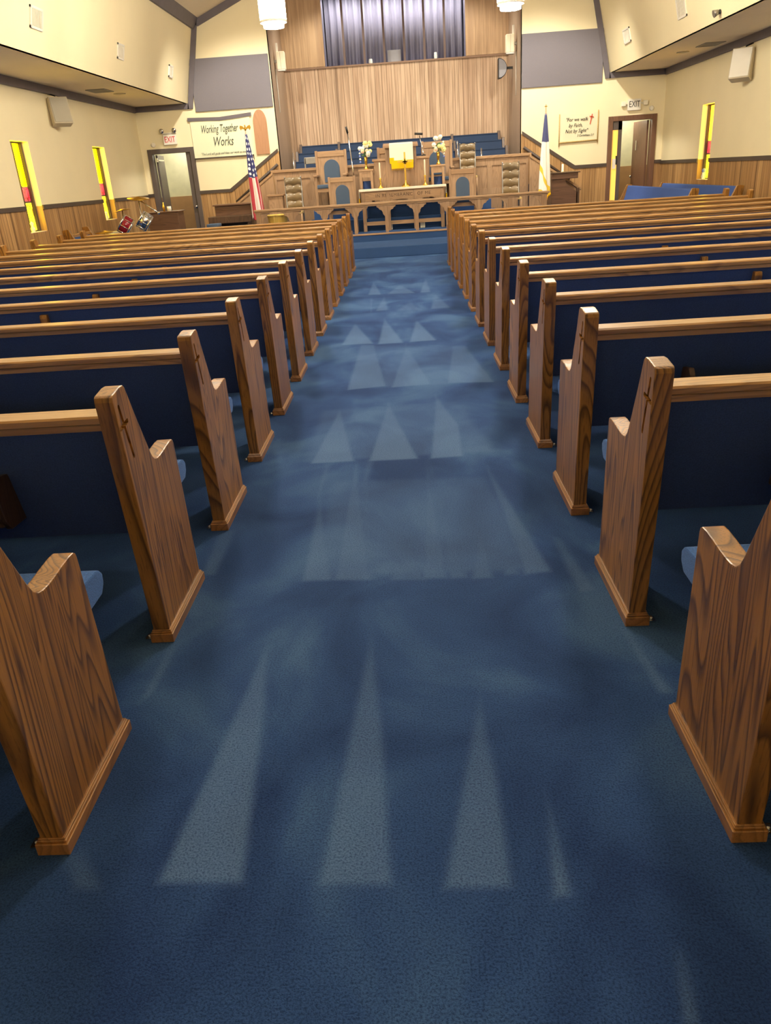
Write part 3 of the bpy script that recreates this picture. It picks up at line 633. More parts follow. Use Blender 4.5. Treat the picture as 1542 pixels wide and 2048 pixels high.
# stair walls and handrails up to the loft at either side
for side, sg in (('left', -1), ('right', 1)):
    mb = MB(); mb.prism([(sg * 2.8, 0), (sg * 2.8, 1.55), (sg * 3.9, .84), (sg * 3.9, 0)], 'Y', 18.42, 18.48); o = struct(mb.build('stair_wall_' + side, 'oak_hazed', None, loc=(sg * 3.3, 18.45, 0)))
    mb = MB(); mb.prism([(sg * 2.8, 1.55), (sg * 2.8, 1.6), (sg * 3.93, .87), (sg * 3.93, .82)], 'Y', 18.4, 18.5); mb.build('cap_rail', 'oak_hazed_long', o)
    mb = MB()
    for k in range(5): mb.box(sg * (3.85 - k * .22), sg * 2.82, 18.5, YF - .02, k * .2 if k else 0, (k + 1) * .2)
    struct(mb.build('stair_' + side, 'tread', None, loc=(sg * 3.3, 18.7, 0)))
    mb = MB(); mb.tube([(sg * 3.78, YF - .07, 1.04), (sg * 2.75, YF - .07, 1.76)], .03); hr = mb.build('handrail', 'trim_dark', None, loc=(sg * 3.3, YF - .07, 1.4))
    solo(hr, 'dark sloping handrail on the %s stair wall up to the choir loft' % side, 'handrail')
    for t_ in (.12, .88):
        mb = MB(); mb.box(sg * (3.78 - 1.03 * t_) - .015, sg * (3.78 - 1.03 * t_) + .015, YF - .07, YF - .02, 1.0 + .72 * t_, 1.04 + .72 * t_)
        mb.build('wall_bracket', 'trim_dark', hr)

# ------------------------------------------------------------------ pews
def arc(cx, cy, r, a0, a1, n): return [(cx + r * math.cos(a0 + (a1 - a0) * i / n), cy + r * math.sin(a0 + (a1 - a0) * i / n)) for i in range(n + 1)]
END = [(.012, .03), (-.066, .862), (-.064, .876), (-.055, .8805), (.005, .889), (.035, .888), (.047, .878), (.054, .862), (.085, .79), (.118, .72), (.146, .66), (.158, .635), (.172, .613), (.19, .599), (.212, .5935), (.24, .592), (.28, .594), (.32, .598), (.365, .6005), (.392, .599), (.401, .594), (.405, .58), (.438, .03)]
LEN = 4.34
def cross_cutter(x):
    mb = MB(); 
    def bar(p, q, w):
        p, q = Vector((0, *p)), Vector((0, *q)); d = (q - p).normalized(); n = Vector((0, -d.z, d.y)); pts = []
        base = math.atan2(d.z, d.y)
        for c, a in ((q, base - PI / 2), (p, base + PI / 2)):
            for i in range(7): t = a + PI * i / 6; pts.append((c.y + w * math.cos(t), c.z + w * math.sin(t)))
        return pts
    a = MB().prism(bar((-.030, .838), (.012, .672), .0075), 'X', x - .013, x + .03)
    b = MB().prism(bar((-.048, .776), (.016, .783), .0075), 'X', x - .013, x + .03)
    return a, b
def end_mesh(s, face):
    """panel with a cross cut into its aisle face; s = +1 when the pew runs towards -x"""
    mb = MB(); mb.prism(END, 'X', 0, .055)
    me_o = mb.build('end_tmp', 'oak', None, bevel=.004, local=True)
    cuts = []
    for c in cross_cutter(.055):
        co_ = c.build('cut_tmp', 'oak', None, local=True); cuts.append(co_)
        md = me_o.modifiers.new('cut', 'BOOLEAN'); md.object = co_; md.operation = 'DIFFERENCE'; md.solver = 'EXACT'
    dg = bpy.context.evaluated_depsgraph_get()
    me = bpy.data.meshes.new_from_object(me_o.evaluated_get(dg))
    for o in [me_o] + cuts: bpy.data.objects.remove(o)
    return me
END_ME = end_mesh(1, 0)
def placed_mesh(name, me, mat, parent, mirror, x):
    """x of the panel's aisle face in pew coordinates; mirror turns the cut face the other way"""
    m2 = me.copy(); 
    if mirror: m2.transform(Matrix.Scale(-1, 4, (1, 0, 0))); m2.flip_normals()
    m2.transform(Matrix.Translation((x, 0, 0)))
    m2.materials.clear(); m2.materials.append(M[mat])
    o = bpy.data.objects.new(name, m2); COL.objects.link(o); o.parent = parent; ORG[o.name] = Vector((0, 0, 0)); return o
def make_pew(s, length=LEN, racks=True, tall_back=False):
    """s=-1: runs from the aisle towards -x. Local origin: back corner of the aisle end's plinth on the floor"""
    t = thing('pew', None, 'pew')
    X = lambda d: s * d           # distance from the aisle end
    for d, flip in ((.012, False), (length - .012, True)):
        # aisle face points back to the aisle; the far end's face points outwards
        if not flip: mirror = (s > 0); x = X(d) - .055 if not mirror else X(d) + .055
        else: mirror = (s < 0); x = X(d) + .055 if mirror else X(d) - .055
        e = placed_mesh('end_panel', END_ME, 'oak', t, mirror, x)
        c = X(.0395) if not flip else X(length - .0395)
        mb = MB(); mb.box(c - .0395, c + .0395, 0, .452, 0, .034); mb.box(c - .035, c + .035, .005, .447, .034, .041); mb.box(c - .0325, c + .0325, .007, .444, .041, .046)
        mb.build('plinth', 'oak_depth', e, bevel=.002, local=True, seg=1)
        mb = MB(); q = c + s * (.052 if not flip else -.052); mb.box(q - .014, q + .014, .02, .05, 0, .006); mb.lathe([(.009, .006), (.009, .012), (.004, .016)], (q, .035, 0), seg=8); mb.build('floor_bracket', 'chrome', e, local=True)
    a, b = X(.066), X(length - .066)
    if tall_back:
        mb = MB(); mb.box(a, b, -.05, -.012, .80, .862); mb.build('top_rail', 'oak_long', t, local=True)
        mb = MB(); mb.prism([(-.05, .80), (-.012, .862), (-.006, .872), (.02, .872), (.034, .85), (.075, .68), (.128, .5), (.15, .38), (.105, .368)], 'X', a, b); mb.build('backrest', 'bench_blue', t, local=True, bevel=.008)
    else:
        mb = MB(); mb.prism([(-.008, .784), (-.010, .801), (-.003, .807), (.078, .809), (.085, .803), (.083, .784), (.074, .776), (.07, .758), (.004, .758), (.002, .777)], 'X', a, b); mb.build('top_rail', 'oak_long', t, local=True)
        mb = MB(); mb.prism([(.008, .762), (.062, .762), (.08, .68), (.105, .6), (.128, .5), (.15, .38), (.105, .368)], 'X', a, b); mb.build('backrest', 'navy', t, local=True, bevel=.008)
    mb = MB(); mb.prism([(.13, .405), (.13, .46), (.16, .475), (.30, .48), (.449, .478), (.449, .395), (.3, .395)], 'X', a, b)
    mb.prism([(.449, .478), (.53, .474), (.55, .466), (.568, .448), (.564, .42), (.54, .397), (.449, .395)], 'X', X(.034), X(length - .034)); mb.build('seat_cushion', 'blue_seat', t, local=True, bevel=.006)
    mb = MB(); mb.box(a, b, .12, .5, .37, .397); mb.box(a, b, .44, .465, .33, .37); mb.build('seat_frame', 'oak_long', t, local=True)
    if racks:
        c = X(1.45); mb = MB(); mb.prism([(-.02, 0), (-.02, .715), (-.012, .738), (.03, .738), (.10, .42), (.44, .35), (.44, 0)], 'X', c - .0225, c + .0225); mb.build('center_support', 'oak', t, local=True, bevel=.004)
        for d0, d1 in ((.45, 1.15), (1.85, 2.55), (3.0, 3.7)):
            mb = MB()
            for d in (d0, d1): mb.prism([(.10, .45), (-.01, .455), (-.036, .49), (-.052, .61), (-.03, .635), (.06, .62)], 'X', X(d) - .011, X(d) + .011)
            mb.box(X(d0), X(d1), -.048, -.036, .50, .595); mb.box(X(d0), X(d1), -.036, .09, .47, .482)
            mb.build('book_rack', 'dark_wood', t, local=True, bevel=.003, seg=1)
    return t
ORD = ['back', 'second', 'third', 'fourth', 'fifth', 'sixth', 'seventh', 'eighth', 'ninth', 'tenth', 'eleventh', 'twelfth', 'thirteenth', 'front']
for side, s, ax, y00, dy in (('left', -1, AX_L, 1.3215, .9 * .9989), ('right', 1, AX_R, 1.2983, .9)):
    p0 = make_pew(s)
    for k in range(14):
        p = p0 if k == 0 else copy_tree(p0)
        p.location = (ax, y00 + k * dy, 0)
        if k == 0: lb = 'nearest oak pew on the %s of the aisle, cut off by the photo edge' % side
        elif k == 13: lb = 'front row oak pew %s of the aisle, closest to the altar step' % side
        else: lb = '%s oak pew from the camera on the %s side of the blue aisle' % (ORD[k], side)
        props(p, lb, 'pew', 'oak pews %s of the aisle' % side)
# side-facing pews near the front wall
M['bench_blue'] = fabric('side_pew_blue', (76, 102, 168), vary=.12)
BENCH = make_pew(1, length=4.1, racks=False, tall_back=True)
def bench(o, x, y, rot, lb): o.location = (x, y, 0); o.rotation_euler = (0, 0, rot); props(o, lb, 'pew', 'side pews facing the chancel')
bench(BENCH, 4.80, 13.75, PI / 2, 'blue-backed side pew turned sideways in front of the right doorway')
b2 = copy_tree(BENCH); bench(b2, 5.52, 13.75, PI / 2, 'blue-backed side pew along the right wall under the amber window')
sb = make_pew(-1, length=.95, racks=False); bench(sb, -5.66, 13.68, -PI / 2, 'short wooden side pew against the left wall between the two amber windows')

# ------------------------------------------------------------------ altar rail
YRAIL = 16.65
t = thing('altar_rail', 'long oak altar rail with bracketed posts across the platform edge', 'railing', (0, YRAIL, ZP))
mb = MB(); mb.box(-2.98, 2.93, YRAIL - .07, YRAIL + .07, .87, .91); mb.box(-2.97, 2.9, YRAIL - .045, YRAIL + .045, .84, .87); mb.build('handrail', 'oak_hazed_long', t, bevel=.008)
RX_ = [-2.9, -2.23, -1.57, -.95, -.32, .29, .91, 1.54, 2.15, 2.83]
for i, x in enumerate(RX_):
    mb = MB(); w = .05 if i in (0, 9) else .033
    mb.box(x - w, x + w, YRAIL - w, YRAIL + w, ZP, .84); p = mb.build('post', 'oak_hazed', t, bevel=.004)
    for sg in (-1, 1):
        if (i == 0 and sg < 0) or (i == 9 and sg > 0): continue
        mb = MB(); q = x + sg * w
        mb.prism([(q, .84), (q + sg * .16, .84), (q + sg * .16, .815), (q + sg * .125, .8), (q + sg * .1, .765), (q + sg * .065, .755), (q + sg * .04, .72), (q + sg * .035, .68), (q, .64)], 'Y', YRAIL - .02, YRAIL + .02)
        mb.build('bracket', 'oak_hazed', p)

# ------------------------------------------------------------------ chairs
def chair(name, label, x0, x1, yb, zf, zt, zs, depth, arms, group):
    """upholstered chancel chair with arched blue back, facing the pews"""
    w = x1 - x0; cx = (x0 + x1) / 2
    t = thing(name, label, 'chair', (cx, yb - depth / 2, zf), group); p = .055 if arms else .045
    for x in (x0 + p / 2, x1 - p / 2):
        mb = MB(); mb.box(x - p / 2, x + p / 2, yb - p, yb, zf, zt + .015); mb.build('back_post', 'oak_hazed', t, bevel=.006)
        mb = MB(); mb.box(x - p / 2, x + p / 2, yb - depth, yb - depth + p, zf, zs - .05 if not arms else zs + .2); mb.build('front_leg', 'oak_hazed', t, bevel=.006)
        if arms:
            mb = MB(); mb.box(x - .045, x + .045, yb - depth - .03, yb - p, zs + .2, zs + .24); mb.build('armrest', 'oak_hazed', t, bevel=.012)
    a, b = x0 + p, x1 - p; h = zt - zs
    aw = w * .25; ab = zs + h * .12; at_ = zs + h * .52
    # back board with an arched hole: built as strips around the arch
    pts = [(cx + aw * math.cos(PI * i / 12), at_ + aw * math.sin(PI * i / 12)) for i in range(13)]
    top = zt - h * .16; mb = MB(); y0, y1 = yb - .035, yb - .008
    mb.prism([(b, ab), (b, top)] + [(cx, top)] + pts[6::-1][:0] + [pts[6]] + pts[5::-1] + [(cx + aw, ab)], 'Y', y0, y1)
    mb.prism([(a, ab), (cx - aw, ab)] + pts[12:5:-1] + [(cx, top), (a, top)], 'Y', y0, y1)
    mb.box(a, b, y0, y1, zs - .02, ab); mb.build('back_board', 'oak_hazed', t)
    mb = MB(); mb.box(a, b, yb - .05, yb - .004, top, zt); mb.build('crest_rail', 'oak_hazed_long', t, bevel=.006)
    mb = MB(); mb.prism([(cx - aw, ab), (cx + aw, ab)] + pts, 'Y', yb - .05, yb - .02); mb.build('back_cushion', 'blue_chair', t, bevel=.008)
    mb = MB(); mb.box(a, b, yb - depth + .0, yb - .05, zs - .1, zs - .03); mb.build('seat_frame', 'oak_hazed_long', t)
    mb = MB(); mb.box(a - .01, b + .01, yb - depth - .015, yb - .05, zs - .03, zs + .045); mb.build('seat_cushion', 'blue_chair', t, bevel=.02)
    return t
chair('throne_chair', 'large clergy chair with arched blue back, left of the pulpit', -1.82, -1.14, 18.3, ZD, 1.94, 1.24, .6, True, 'large clergy chairs behind the pulpit')
chair('throne_chair', 'large clergy chair mostly hidden behind the pulpit', -.49, .2, 18.53, ZD, 1.93, 1.24, .4, True, 'large clergy chairs behind the pulpit')
chair('throne_chair', 'large clergy chair with arched blue back, behind the right flower vase', 0.47, 1.14, 18.52, ZD, 1.99, 1.24, .46, True, 'large clergy chairs behind the pulpit')
chair('side_chair', 'small arched-back chair with blue seat, left of the communion table', -1.49, -.93, 17.2, ZP, 1.41, .82, .42, False, 'small chairs beside the communion table')
chair('side_chair', 'small arched-back chair with blue seat, right of the communion table', .98, 1.53, 17.2, ZP, 1.41, .82, .42, False, 'small chairs beside the communion table')

def ladder_chair(label, cx, yb, zf, h, w):
    t = thing('ladder_back_chair', label, 'chair', (cx, yb - .2, zf), 'ladder-back chairs in the chancel'); zs = zf + .45
    for x in (cx - w / 2, cx + w / 2):
        mb = MB(); mb.tube([(x, yb, zf), (x, yb, zs), (x, yb + .05, zf + h)], [.017, .018, .014]); mb.ball((x, yb + .05, zf + h + .015), .018); mb.build('back_post', 'steel', t)
        mb = MB(); mb.tube([(x, yb - .38, zf), (x, yb - .38, zs)], .018); mb.build('front_leg', 'oak_hazed', t)
    for k in range(4):
        z = zs + .06 + k * (h - .5) / 4; hh = (h - .5) / 4 * .92; vs = []; n = 12
        for i in range(n + 1):
            u = i / n; x = cx - w / 2 + w * u; yy = yb + .02 + .05 * math.sin(PI * u) + .0; bump = .03 * math.sin(PI * u) ** 2; dip = .018 * math.sin(3 * PI * u)
            for (dy_, zz) in ((-.008, z + bump * .6 + dip), (-.012, z + hh * .55 + bump), (-.004, z + hh + bump + dip), (.008, z + hh + bump + dip), (.008, z + bump * .6 + dip)): vs.append((x, yy + dy_, zz))
        fs = [(5 * i + j, 5 * i + (j + 1) % 5, 5 * i + 5 + (j + 1) % 5, 5 * i + 5 + j) for i in range(n) for j in range(5)] + [(0, 1, 2, 3, 4), tuple(5 * n + j for j in (4, 3, 2, 1, 0))]
        MB().add(vs, fs, True).build('slat', 'ladder', t)
    mb = MB(); mb.box(cx - w / 2 - .01, cx + w / 2 + .01, yb - .4, yb + .0, zs - .03, zs + .02); mb.build('seat', 'rush', t, bevel=.012)
    for z in (.15, .28):
        mb = MB()
        for x in (cx - w / 2, cx + w / 2): mb.tube([(x, yb - .38, zf + z), (x, yb, zf + z)], .01)
        mb.tube([(cx - w / 2, yb - .38, zf + z), (cx + w / 2, yb - .38, zf + z)], .01); mb.build('stretcher', 'oak_hazed', t)
M['ladder'] = plain('varnished_slats', (132, 114, 88), rough=.22, noise=.15)
ladder_chair('ladder-back chair with curved slats at the left end of the chancel', -2.29, 17.75, ZP, 1.12, .34)
ladder_chair('ladder-back chair with curved slats at the right end of the chancel', 2.31, 17.75, ZP, 1.12, .34)
ladder_chair('ladder-back chair standing on the raised dais right of the clergy chairs', 1.46, 18.35, ZD, 1.08, .32)

# ------------------------------------------------------------------ communion table and what stands on it
t = thing('communion_table', 'long wooden communion table with carved front behind the altar rail', 'table', (0.03, 17.25, ZP))
TX0, TX1, TY0, TY1, TZ = -.86, .91, 17.02, 17.56, 1.14
mb = MB(); mb.box(TX0, TX1, TY0, TY1, TZ - .045, TZ); mb.build('table_top', 'oak_hazed_long', t, bevel=.008)
mb = MB(); mb.box(TX0 + .05, TX1 - .05, TY0 + .04, TY0 + .07, .93, TZ - .045); ap = mb.build('apron', 'oak_hazed_long', t)
put_text('carved_lettering', 'IN REMEMBRANCE OF ME', .03, TY0 + .04, 1.01, .088, 'dark_wood', ap, space=1.15, thick=.004)
for x in (TX0 + .08, -.28, .27, TX1 - .08):
    for y in (TY0 + .07, TY1 - .07):
        mb = MB(); mb.box(x - .035, x + .035, y - .035, y + .035, ZP, TZ - .045); mb.build('leg', 'oak_hazed', t, bevel=.005)
for a, b in ((TX0 + .115, -.315), (-.245, .235), (.305, TX1 - .115)):
    mb = MB(); y = TY0 + .06
    for q, sg in ((a, 1), (b, -1)): mb.prism([(q, .93), (q + sg * .14, .93), (q + sg * .12, .9), (q + sg * .05, .86), (q + sg * .035, .8), (q, .76)], 'Y', y - .015, y + .015)
    mb.build('arch_bracket', 'oak_hazed', t)
mb = MB(); mb.box(TX0 + .08, TX1 - .08, TY0 + .06, TY0 + .1, .45, .52); mb.build('stretcher', 'oak_hazed_long', t)
mb = MB(); mb.box(TX0 - .005, TX1 + .005, TY0 + .12, TY1 - .12, TZ, TZ + .006); mb.box(TX0 - .012, TX0 - .004, TY0 + .12, TY1 - .12, .98, TZ + .006); mb.box(TX1 + .004, TX1 + .012, TY0 + .12, TY1 - .12, .98, TZ + .006)
mb.box(TX0, TX1, TY0 - .006, TY0 + .12, TZ, TZ + .006); mb.box(TX0, TX1, TY0 - .008, TY0 - .001, TZ - .03, TZ + .006)
rn = mb.build('table_runner', 'white_cloth', None, loc=(.03, 17.3, TZ)); solo(rn, 'white cloth runner lying along the communion table top', 'tablecloth')
mb = MB()
for x in (TX0 - .012, TX1 + .012):
    for k in range(9): yk = TY0 + .14 + k * .04; mb.lathe([(.012, .86), (.009, .93), (.004, .985)], (x, yk, 0), seg=6)
mb.build('gold_fringe', 'gold_cloth', rn)
ZC = TZ + .0065
def candle(x, label):
    y = 17.3; t = thing('candlestick', label, 'candlestick', (x, y, ZC), 'brass candlesticks on the communion table')
    mb = MB(); mb.lathe([(.055, 0), (.055, .012), (.04, .03), (.018, .05), (.013, .08), (.02, .1), (.012, .12), (.014, .17), (.026, .18), (.024, .195)], (x, y, ZC), seg=16); mb.build('brass_base', 'brass', t)
    mb = MB(); mb.lathe([(.016, .19), (.0155, .47), (.012, .485), (.002, .487)], (x, y, ZC), seg=12); mb.build('candle', 'candle', t)
candle(-.42, 'brass candlestick with tall white candle, left end of the communion table'); candle(.5, 'brass candlestick with tall white candle, right of the brass cross')
t = thing('altar_cross', 'brass cross on a stepped base at the middle of the communion table', 'cross', (.1, 17.3, ZC))
mb = MB(); x, y = .1, 17.3
mb.lathe([(.095, 0), (.095, .015), (.07, .03), (.06, .05), (.03, .065), (.022, .09), (.015, .12)], (x, y, ZC), seg=8); mb.build('base', 'brass', t)
mb = MB(); mb.box(x - .017, x + .017, y - .012, y + .012, ZC + .1, ZC + .65); mb.box(x - .15, x + .15, y - .012, y + .012, ZC + .46, ZC + .49); mb.lathe([(.05, -.012), (.05, .012)], (x, y, ZC + .475), seg=16, mat=Matrix.Rotation(PI / 2, 3, 'X')); mb.build('cross_bars', 'brass', t, bevel=.003)
mb = MB(); mb.box(-.34, -.22, 17.2, 17.32, ZP, ZP + .1); solo(mb.build('tissue_box', 'white', None, bevel=.008, loc=(-.28, 17.26, ZP)), 'small white box on the floor under the communion table, left', 'box')
mb = MB(); mb.box(.36, .46, 17.2, 17.3, ZP, ZP + .11); solo(mb.build('tissue_box', 'candle', None, bevel=.008, loc=(.41, 17.25, ZP)), 'small cream box beside a red book under the communion table', 'box')
mb = MB(); mb.box(.25, .33, 17.2, 17.32, ZP, ZP + .1); bk = mb.build('hymnal', 'book_red', None, bevel=.006, loc=(.29, 17.26, ZP)); solo(bk, 'dark red book under the communion table beside the cream box', 'book')
mb = MB(); mb.box(.262, .318, 17.196, 17.2, ZP + .008, ZP + .092); mb.build('page_block', 'candle', bk)

# ------------------------------------------------------------------ pulpit
t = thing('pulpit', 'wide wooden pulpit with lower side wings at the centre of the dais', 'pulpit', (.02, 17.85, ZD))
mb = MB(); mb.box(-.30, .345, 17.72, 18.02, ZD, 1.9); mb.build('body', 'paneling_p', t) if False else mb.build('body', 'oak_hazed', t, bevel=.006)
mb = MB(); mb.prism([(17.62, 1.9), (18.08, 1.96), (18.08, 2.0), (17.62, 1.94)], 'X', -.34, .385); mb.build('desk_top', 'oak_hazed_long', t, bevel=.006)
for a, b in ((-.55, -.30), (.345, .59)):
    mb = MB(); mb.box(a, b, 17.76, 17.95, ZD, 1.66); w_ = mb.build('wing', 'oak_hazed', t, bevel=.004)
    mb = MB(); mb.box(a - (.03 if a < 0 else 0), b + (.03 if a > 0 else 0), 17.72, 17.98, 1.66, 1.71); mb.build('wing_cap', 'oak_hazed_long', w_, bevel=.008)
mb = MB()
for k in range(7): x = -.27 + k * .097; mb.box(x - .008, x + .008, 17.705, 17.72, ZD + .1, 1.85)
mb.build('batten', 'oak_hazed', t)
mb = MB(); a, b = -.21, .28
mb.add([(a, 18.0, 2.0), (b, 18.0, 2.0), (b, 17.60, 1.955), (a, 17.60, 1.955), (a, 17.59, 1.66), (b, 17.59, 1.66)], [(0, 1, 2, 3), (3, 2, 5, 4)])
mb.add([(a, 18.0, 1.99), (b, 18.0, 1.99), (b, 17.61, 1.945), (a, 17.61, 1.945), (a, 17.6, 1.66), (b, 17.6, 1.66)], [(3, 2, 1, 0), (4, 5, 2, 3)])
mb.box(a, b, 17.588, 17.602, 1.6, 1.9)
pc = mb.build('pulpit_cloth', 'white_cloth', None, loc=(.03, 17.6, 1.95)); solo(pc, 'white hanging with gold lower border draped over the pulpit front', 'cloth')
mb = MB(); mb.box(a + .03, b - .005, 17.583, 17.6, 1.5, 1.6); mb.box(a, b, 17.583, 17.588, 1.6, 1.655); mb.box(a, a + .09, 17.582, 17.588, 1.655, 1.71); mb.build('gold_border', 'gold_cloth', pc)
mb = MB()
for k in range(16): x = a + .04 + k * .028; mb.lathe([(.006, 1.47), (.003, 1.5)], (x, 17.59, 0), seg=5)
mb.build('gold_fringe', 'gold_cloth', pc)

# ------------------------------------------------------------------ flower stands and bouquets
def stand(cx, label):
    t = thing('flower_stand', label, 'stand', (cx, 17.7, ZD), 'wooden flower stands beside the pulpit'); w = .14; y0, y1 = 17.58 + .02, 17.86
    mb = MB(); mb.box(cx - w - .02, cx + w + .02, y0 - .01, y1 + .02, 1.49, 1.525); mb.build('top', 'oak_hazed_long', t, bevel=.006)
    for x in (cx - w + .025, cx + w - .025):
        for y in (y0 + .025, y1 - .025): mb = MB(); mb.box(x - .025, x + .025, y - .025, y + .025, ZD, 1.49); mb.build('leg', 'oak_hazed', t, bevel=.003)
    mb = MB(); mb.box(cx - w + .05, cx + w - .05, y0 + .01, y0 + .03, 1.37, 1.49); mb.build('apron', 'oak_hazed', t)
    mb = MB(); mb.box(cx - w + .05, cx + w - .05, y1 - .03, y1 - .01, .95, 1.3); mb.build('back_panel', 'navy', t)
def vase(cx, label, gl, seed):
    y = 17.72; z = 1.525; random.seed(seed)
    mb = MB(); mb.lathe([(.05, 0), (.05, .012), (.03, .04), (.016, .06), (.024, .1), (.03, .16), (.036, .24), (.034, .24), (.02, .15)], (cx, y, z), seg=16)
    solo(mb.build('brass_vase', 'brass', None, loc=(cx, y, z)), label, 'vase', 'brass vases of flowers')
    t = thing('flower_bouquet', gl, 'flowers', (cx, y, z + .2), 'flower arrangements in brass vases')
    mb = MB()
    for k in range(9): a = random.random() * 6.28; r = .02 + .05 * random.random(); mb.tube([(cx, y, z + .18), (cx + r * math.cos(a), y + r * math.sin(a) * .6, z + .33)], .004, 5)
    for k in range(12):
        a = random.random() * 6.28; r = .03 + .07 * random.random(); mb.ball((cx + r * math.cos(a), y + r * .5 * math.sin(a), z + .26 + .16 * random.random()), .03, 6, 4, (1, .4, .6))
    mb.build('foliage', 'leaf', t)
    for k in range(13):
        dx = (random.random() - .5) * .24; dz = random.random() * .26; m_ = ['petal_white', 'petal_yellow', 'petal_white', 'petal_yellow', 'petal_pink', 'petal_white', 'petal_blue'][k % 7]
        mb = MB(); c = (cx + dx, y - .04 - .05 * random.random(), z + .26 + dz); r = .032 + .016 * random.random()
        for q in range(6): an = q * PI / 3; mb.ball((c[0] + r * .6 * math.cos(an), c[1], c[2] + r * .6 * math.sin(an)), r * .6, 6, 4, (1, .6, 1))
        mb.ball((c[0], c[1] - r * .3, c[2]), r * .45, 6, 4); mb.build('blossom', m_, t)
    # trailing blue spray
    sgn = -1 if cx < 0 else 1
    for k in range(6):
        mb = MB(); mb.ball((cx + sgn * (.11 + .01 * random.random()), y - .04, z + .42 - k * .055), .022, 6, 4, noise=.3); mb.build('blossom', 'petal_blue' if k % 2 else 'petal_white', t)
stand(-.72, 'wooden flower stand left of the pulpit, brass vase on top'); stand(.78, 'wooden flower stand right of the pulpit, brass vase on top')
vase(-.71, 'brass vase of flowers on the stand left of the pulpit', 'white and pale yellow flowers with blue spray, left of the pulpit', 3); vase(.8, 'brass vase of flowers on the stand right of the pulpit', 'white and pale yellow flowers with blue spray, right of the pulpit', 8)

# ------------------------------------------------------------------ choir pews, microphone stands
def choir_pew(y, zf, zt, label):
    t = thing('choir_pew', label, 'pew', (0, y, zf), 'blue choir pews in the loft')
    mb = MB(); mb.prism([(y + .02, zf + .3), (y - .02, zf + .42), (y + .1, zt - .03), (y + .15, zt - .03), (y + .1, zf + .3)], 'X', -2.45, 2.45); mb.build('backrest', 'choir_blue', t)
    mb = MB(); mb.box(-2.45, 2.45, y + .09, y + .16, zt - .03, zt); mb.build('top_rail', 'choir_blue', t, bevel=.006)
    mb = MB(); mb.box(-2.45, 2.45, y - .4, y + .02, zf + .36, zf + .44); mb.build('seat', 'choir_blue', t, bevel=.02)
    for x in (-2.45, -1.5, 1.3, 2.45):
        mb = MB(); mb.prism([(y - .4, zf), (y - .4, zf + .42), (y - .02, zf + .5), (y + .07, zt + .04), (y + .17, zt + .04), (y + .14, zf)], 'X', x - .03, x + .03); mb.build('end_panel', 'dark_wood', t, bevel=.006)
choir_pew(19.55, 1.0, 1.80, 'lowest row of blue choir pews just behind the loft front')
choir_pew(20.2, 1.22, 1.99, 'middle row of blue choir pews in the loft')
choir_pew(21.08, 1.44, 2.17, 'top row of blue choir pews under the panelled back wall')
def mic(label, pts, r, base, head, name='microphone_stand', mat='chrome'):
    t = thing(name, label, 'microphone stand', base, 'microphone stands in the chancel')
    mb = MB(); br = .05 if base[2] > 1.5 else .1; mb.lathe([(br, 0), (br, .015), (.02, .03)], base, seg=18); mb.build('base', 'black', t)
    mb = MB(); mb.tube(pts, r); mb.build('pole', mat, t)
    if head: mb = MB(); mb.tube(head, .022); mb.build('microphone', 'black', t)
mic('tall chrome microphone stand leaning left of the left flower stand', [(-1.0, 17.9, ZD), (-1.0, 17.9, 1.5), (-1.06, 17.9, 2.24)], .012, (-1.0, 17.9, ZD), [(-1.06, 17.9, 2.24), (-1.085, 17.88, 2.36)])
mic('chrome desk microphone stand leaning from the right wing of the pulpit', [(.5, 17.86, 1.73), (.5, 17.86, 1.76), (.43, 17.9, 2.1)], .010, (.5, 17.86, 1.711), [(.33, 17.88, 2.14), (.5, 17.88, 2.125)])
mic('chrome pole in the choir loft at the far left by the recess', [(-2.36, 18.84, 1.0), (-2.37, 18.84, 1.97)], .014, (-2.36, 18.84, 1.0), None)
mic('chrome pole in the choir loft behind the right ladder-back chair', [(1.3, 18.84, 1.0), (1.28, 18.84, 1.98)], .014, (1.3, 18.84, 1.0), None)
mic('short chrome pole in the choir loft right of centre', [(1.8, 18.82, 1.0), (1.8, 18.82, 1.8)], .016, (1.8, 18.82, 1.0), None)
# grey choir chair back seen above the loft front
t = thing('choir_chair', 'plain grey wooden chair in the loft behind the left clergy chair', 'chair', (-2.0, 18.95, 1.0))
mb = MB(); mb.box(-2.14, -1.86, 18.98, 19.0, 1.72, 1.86); mb.build('backrest', 'steel', t, bevel=.008)
for x in (-2.13, -1.87):
    mb = MB(); mb.box(x - .015, x + .015, 18.98, 19.01, 1.0, 1.84); mb.build('back_post', 'steel', t)
    mb = MB(); mb.box(x - .015, x + .015, 18.74, 18.77, 1.0, 1.44); mb.build('front_leg', 'steel', t)
mb = MB(); mb.box(-2.15, -1.85, 18.72, 19.0, 1.43, 1.46); mb.build('seat', 'steel', t, bevel=.006)

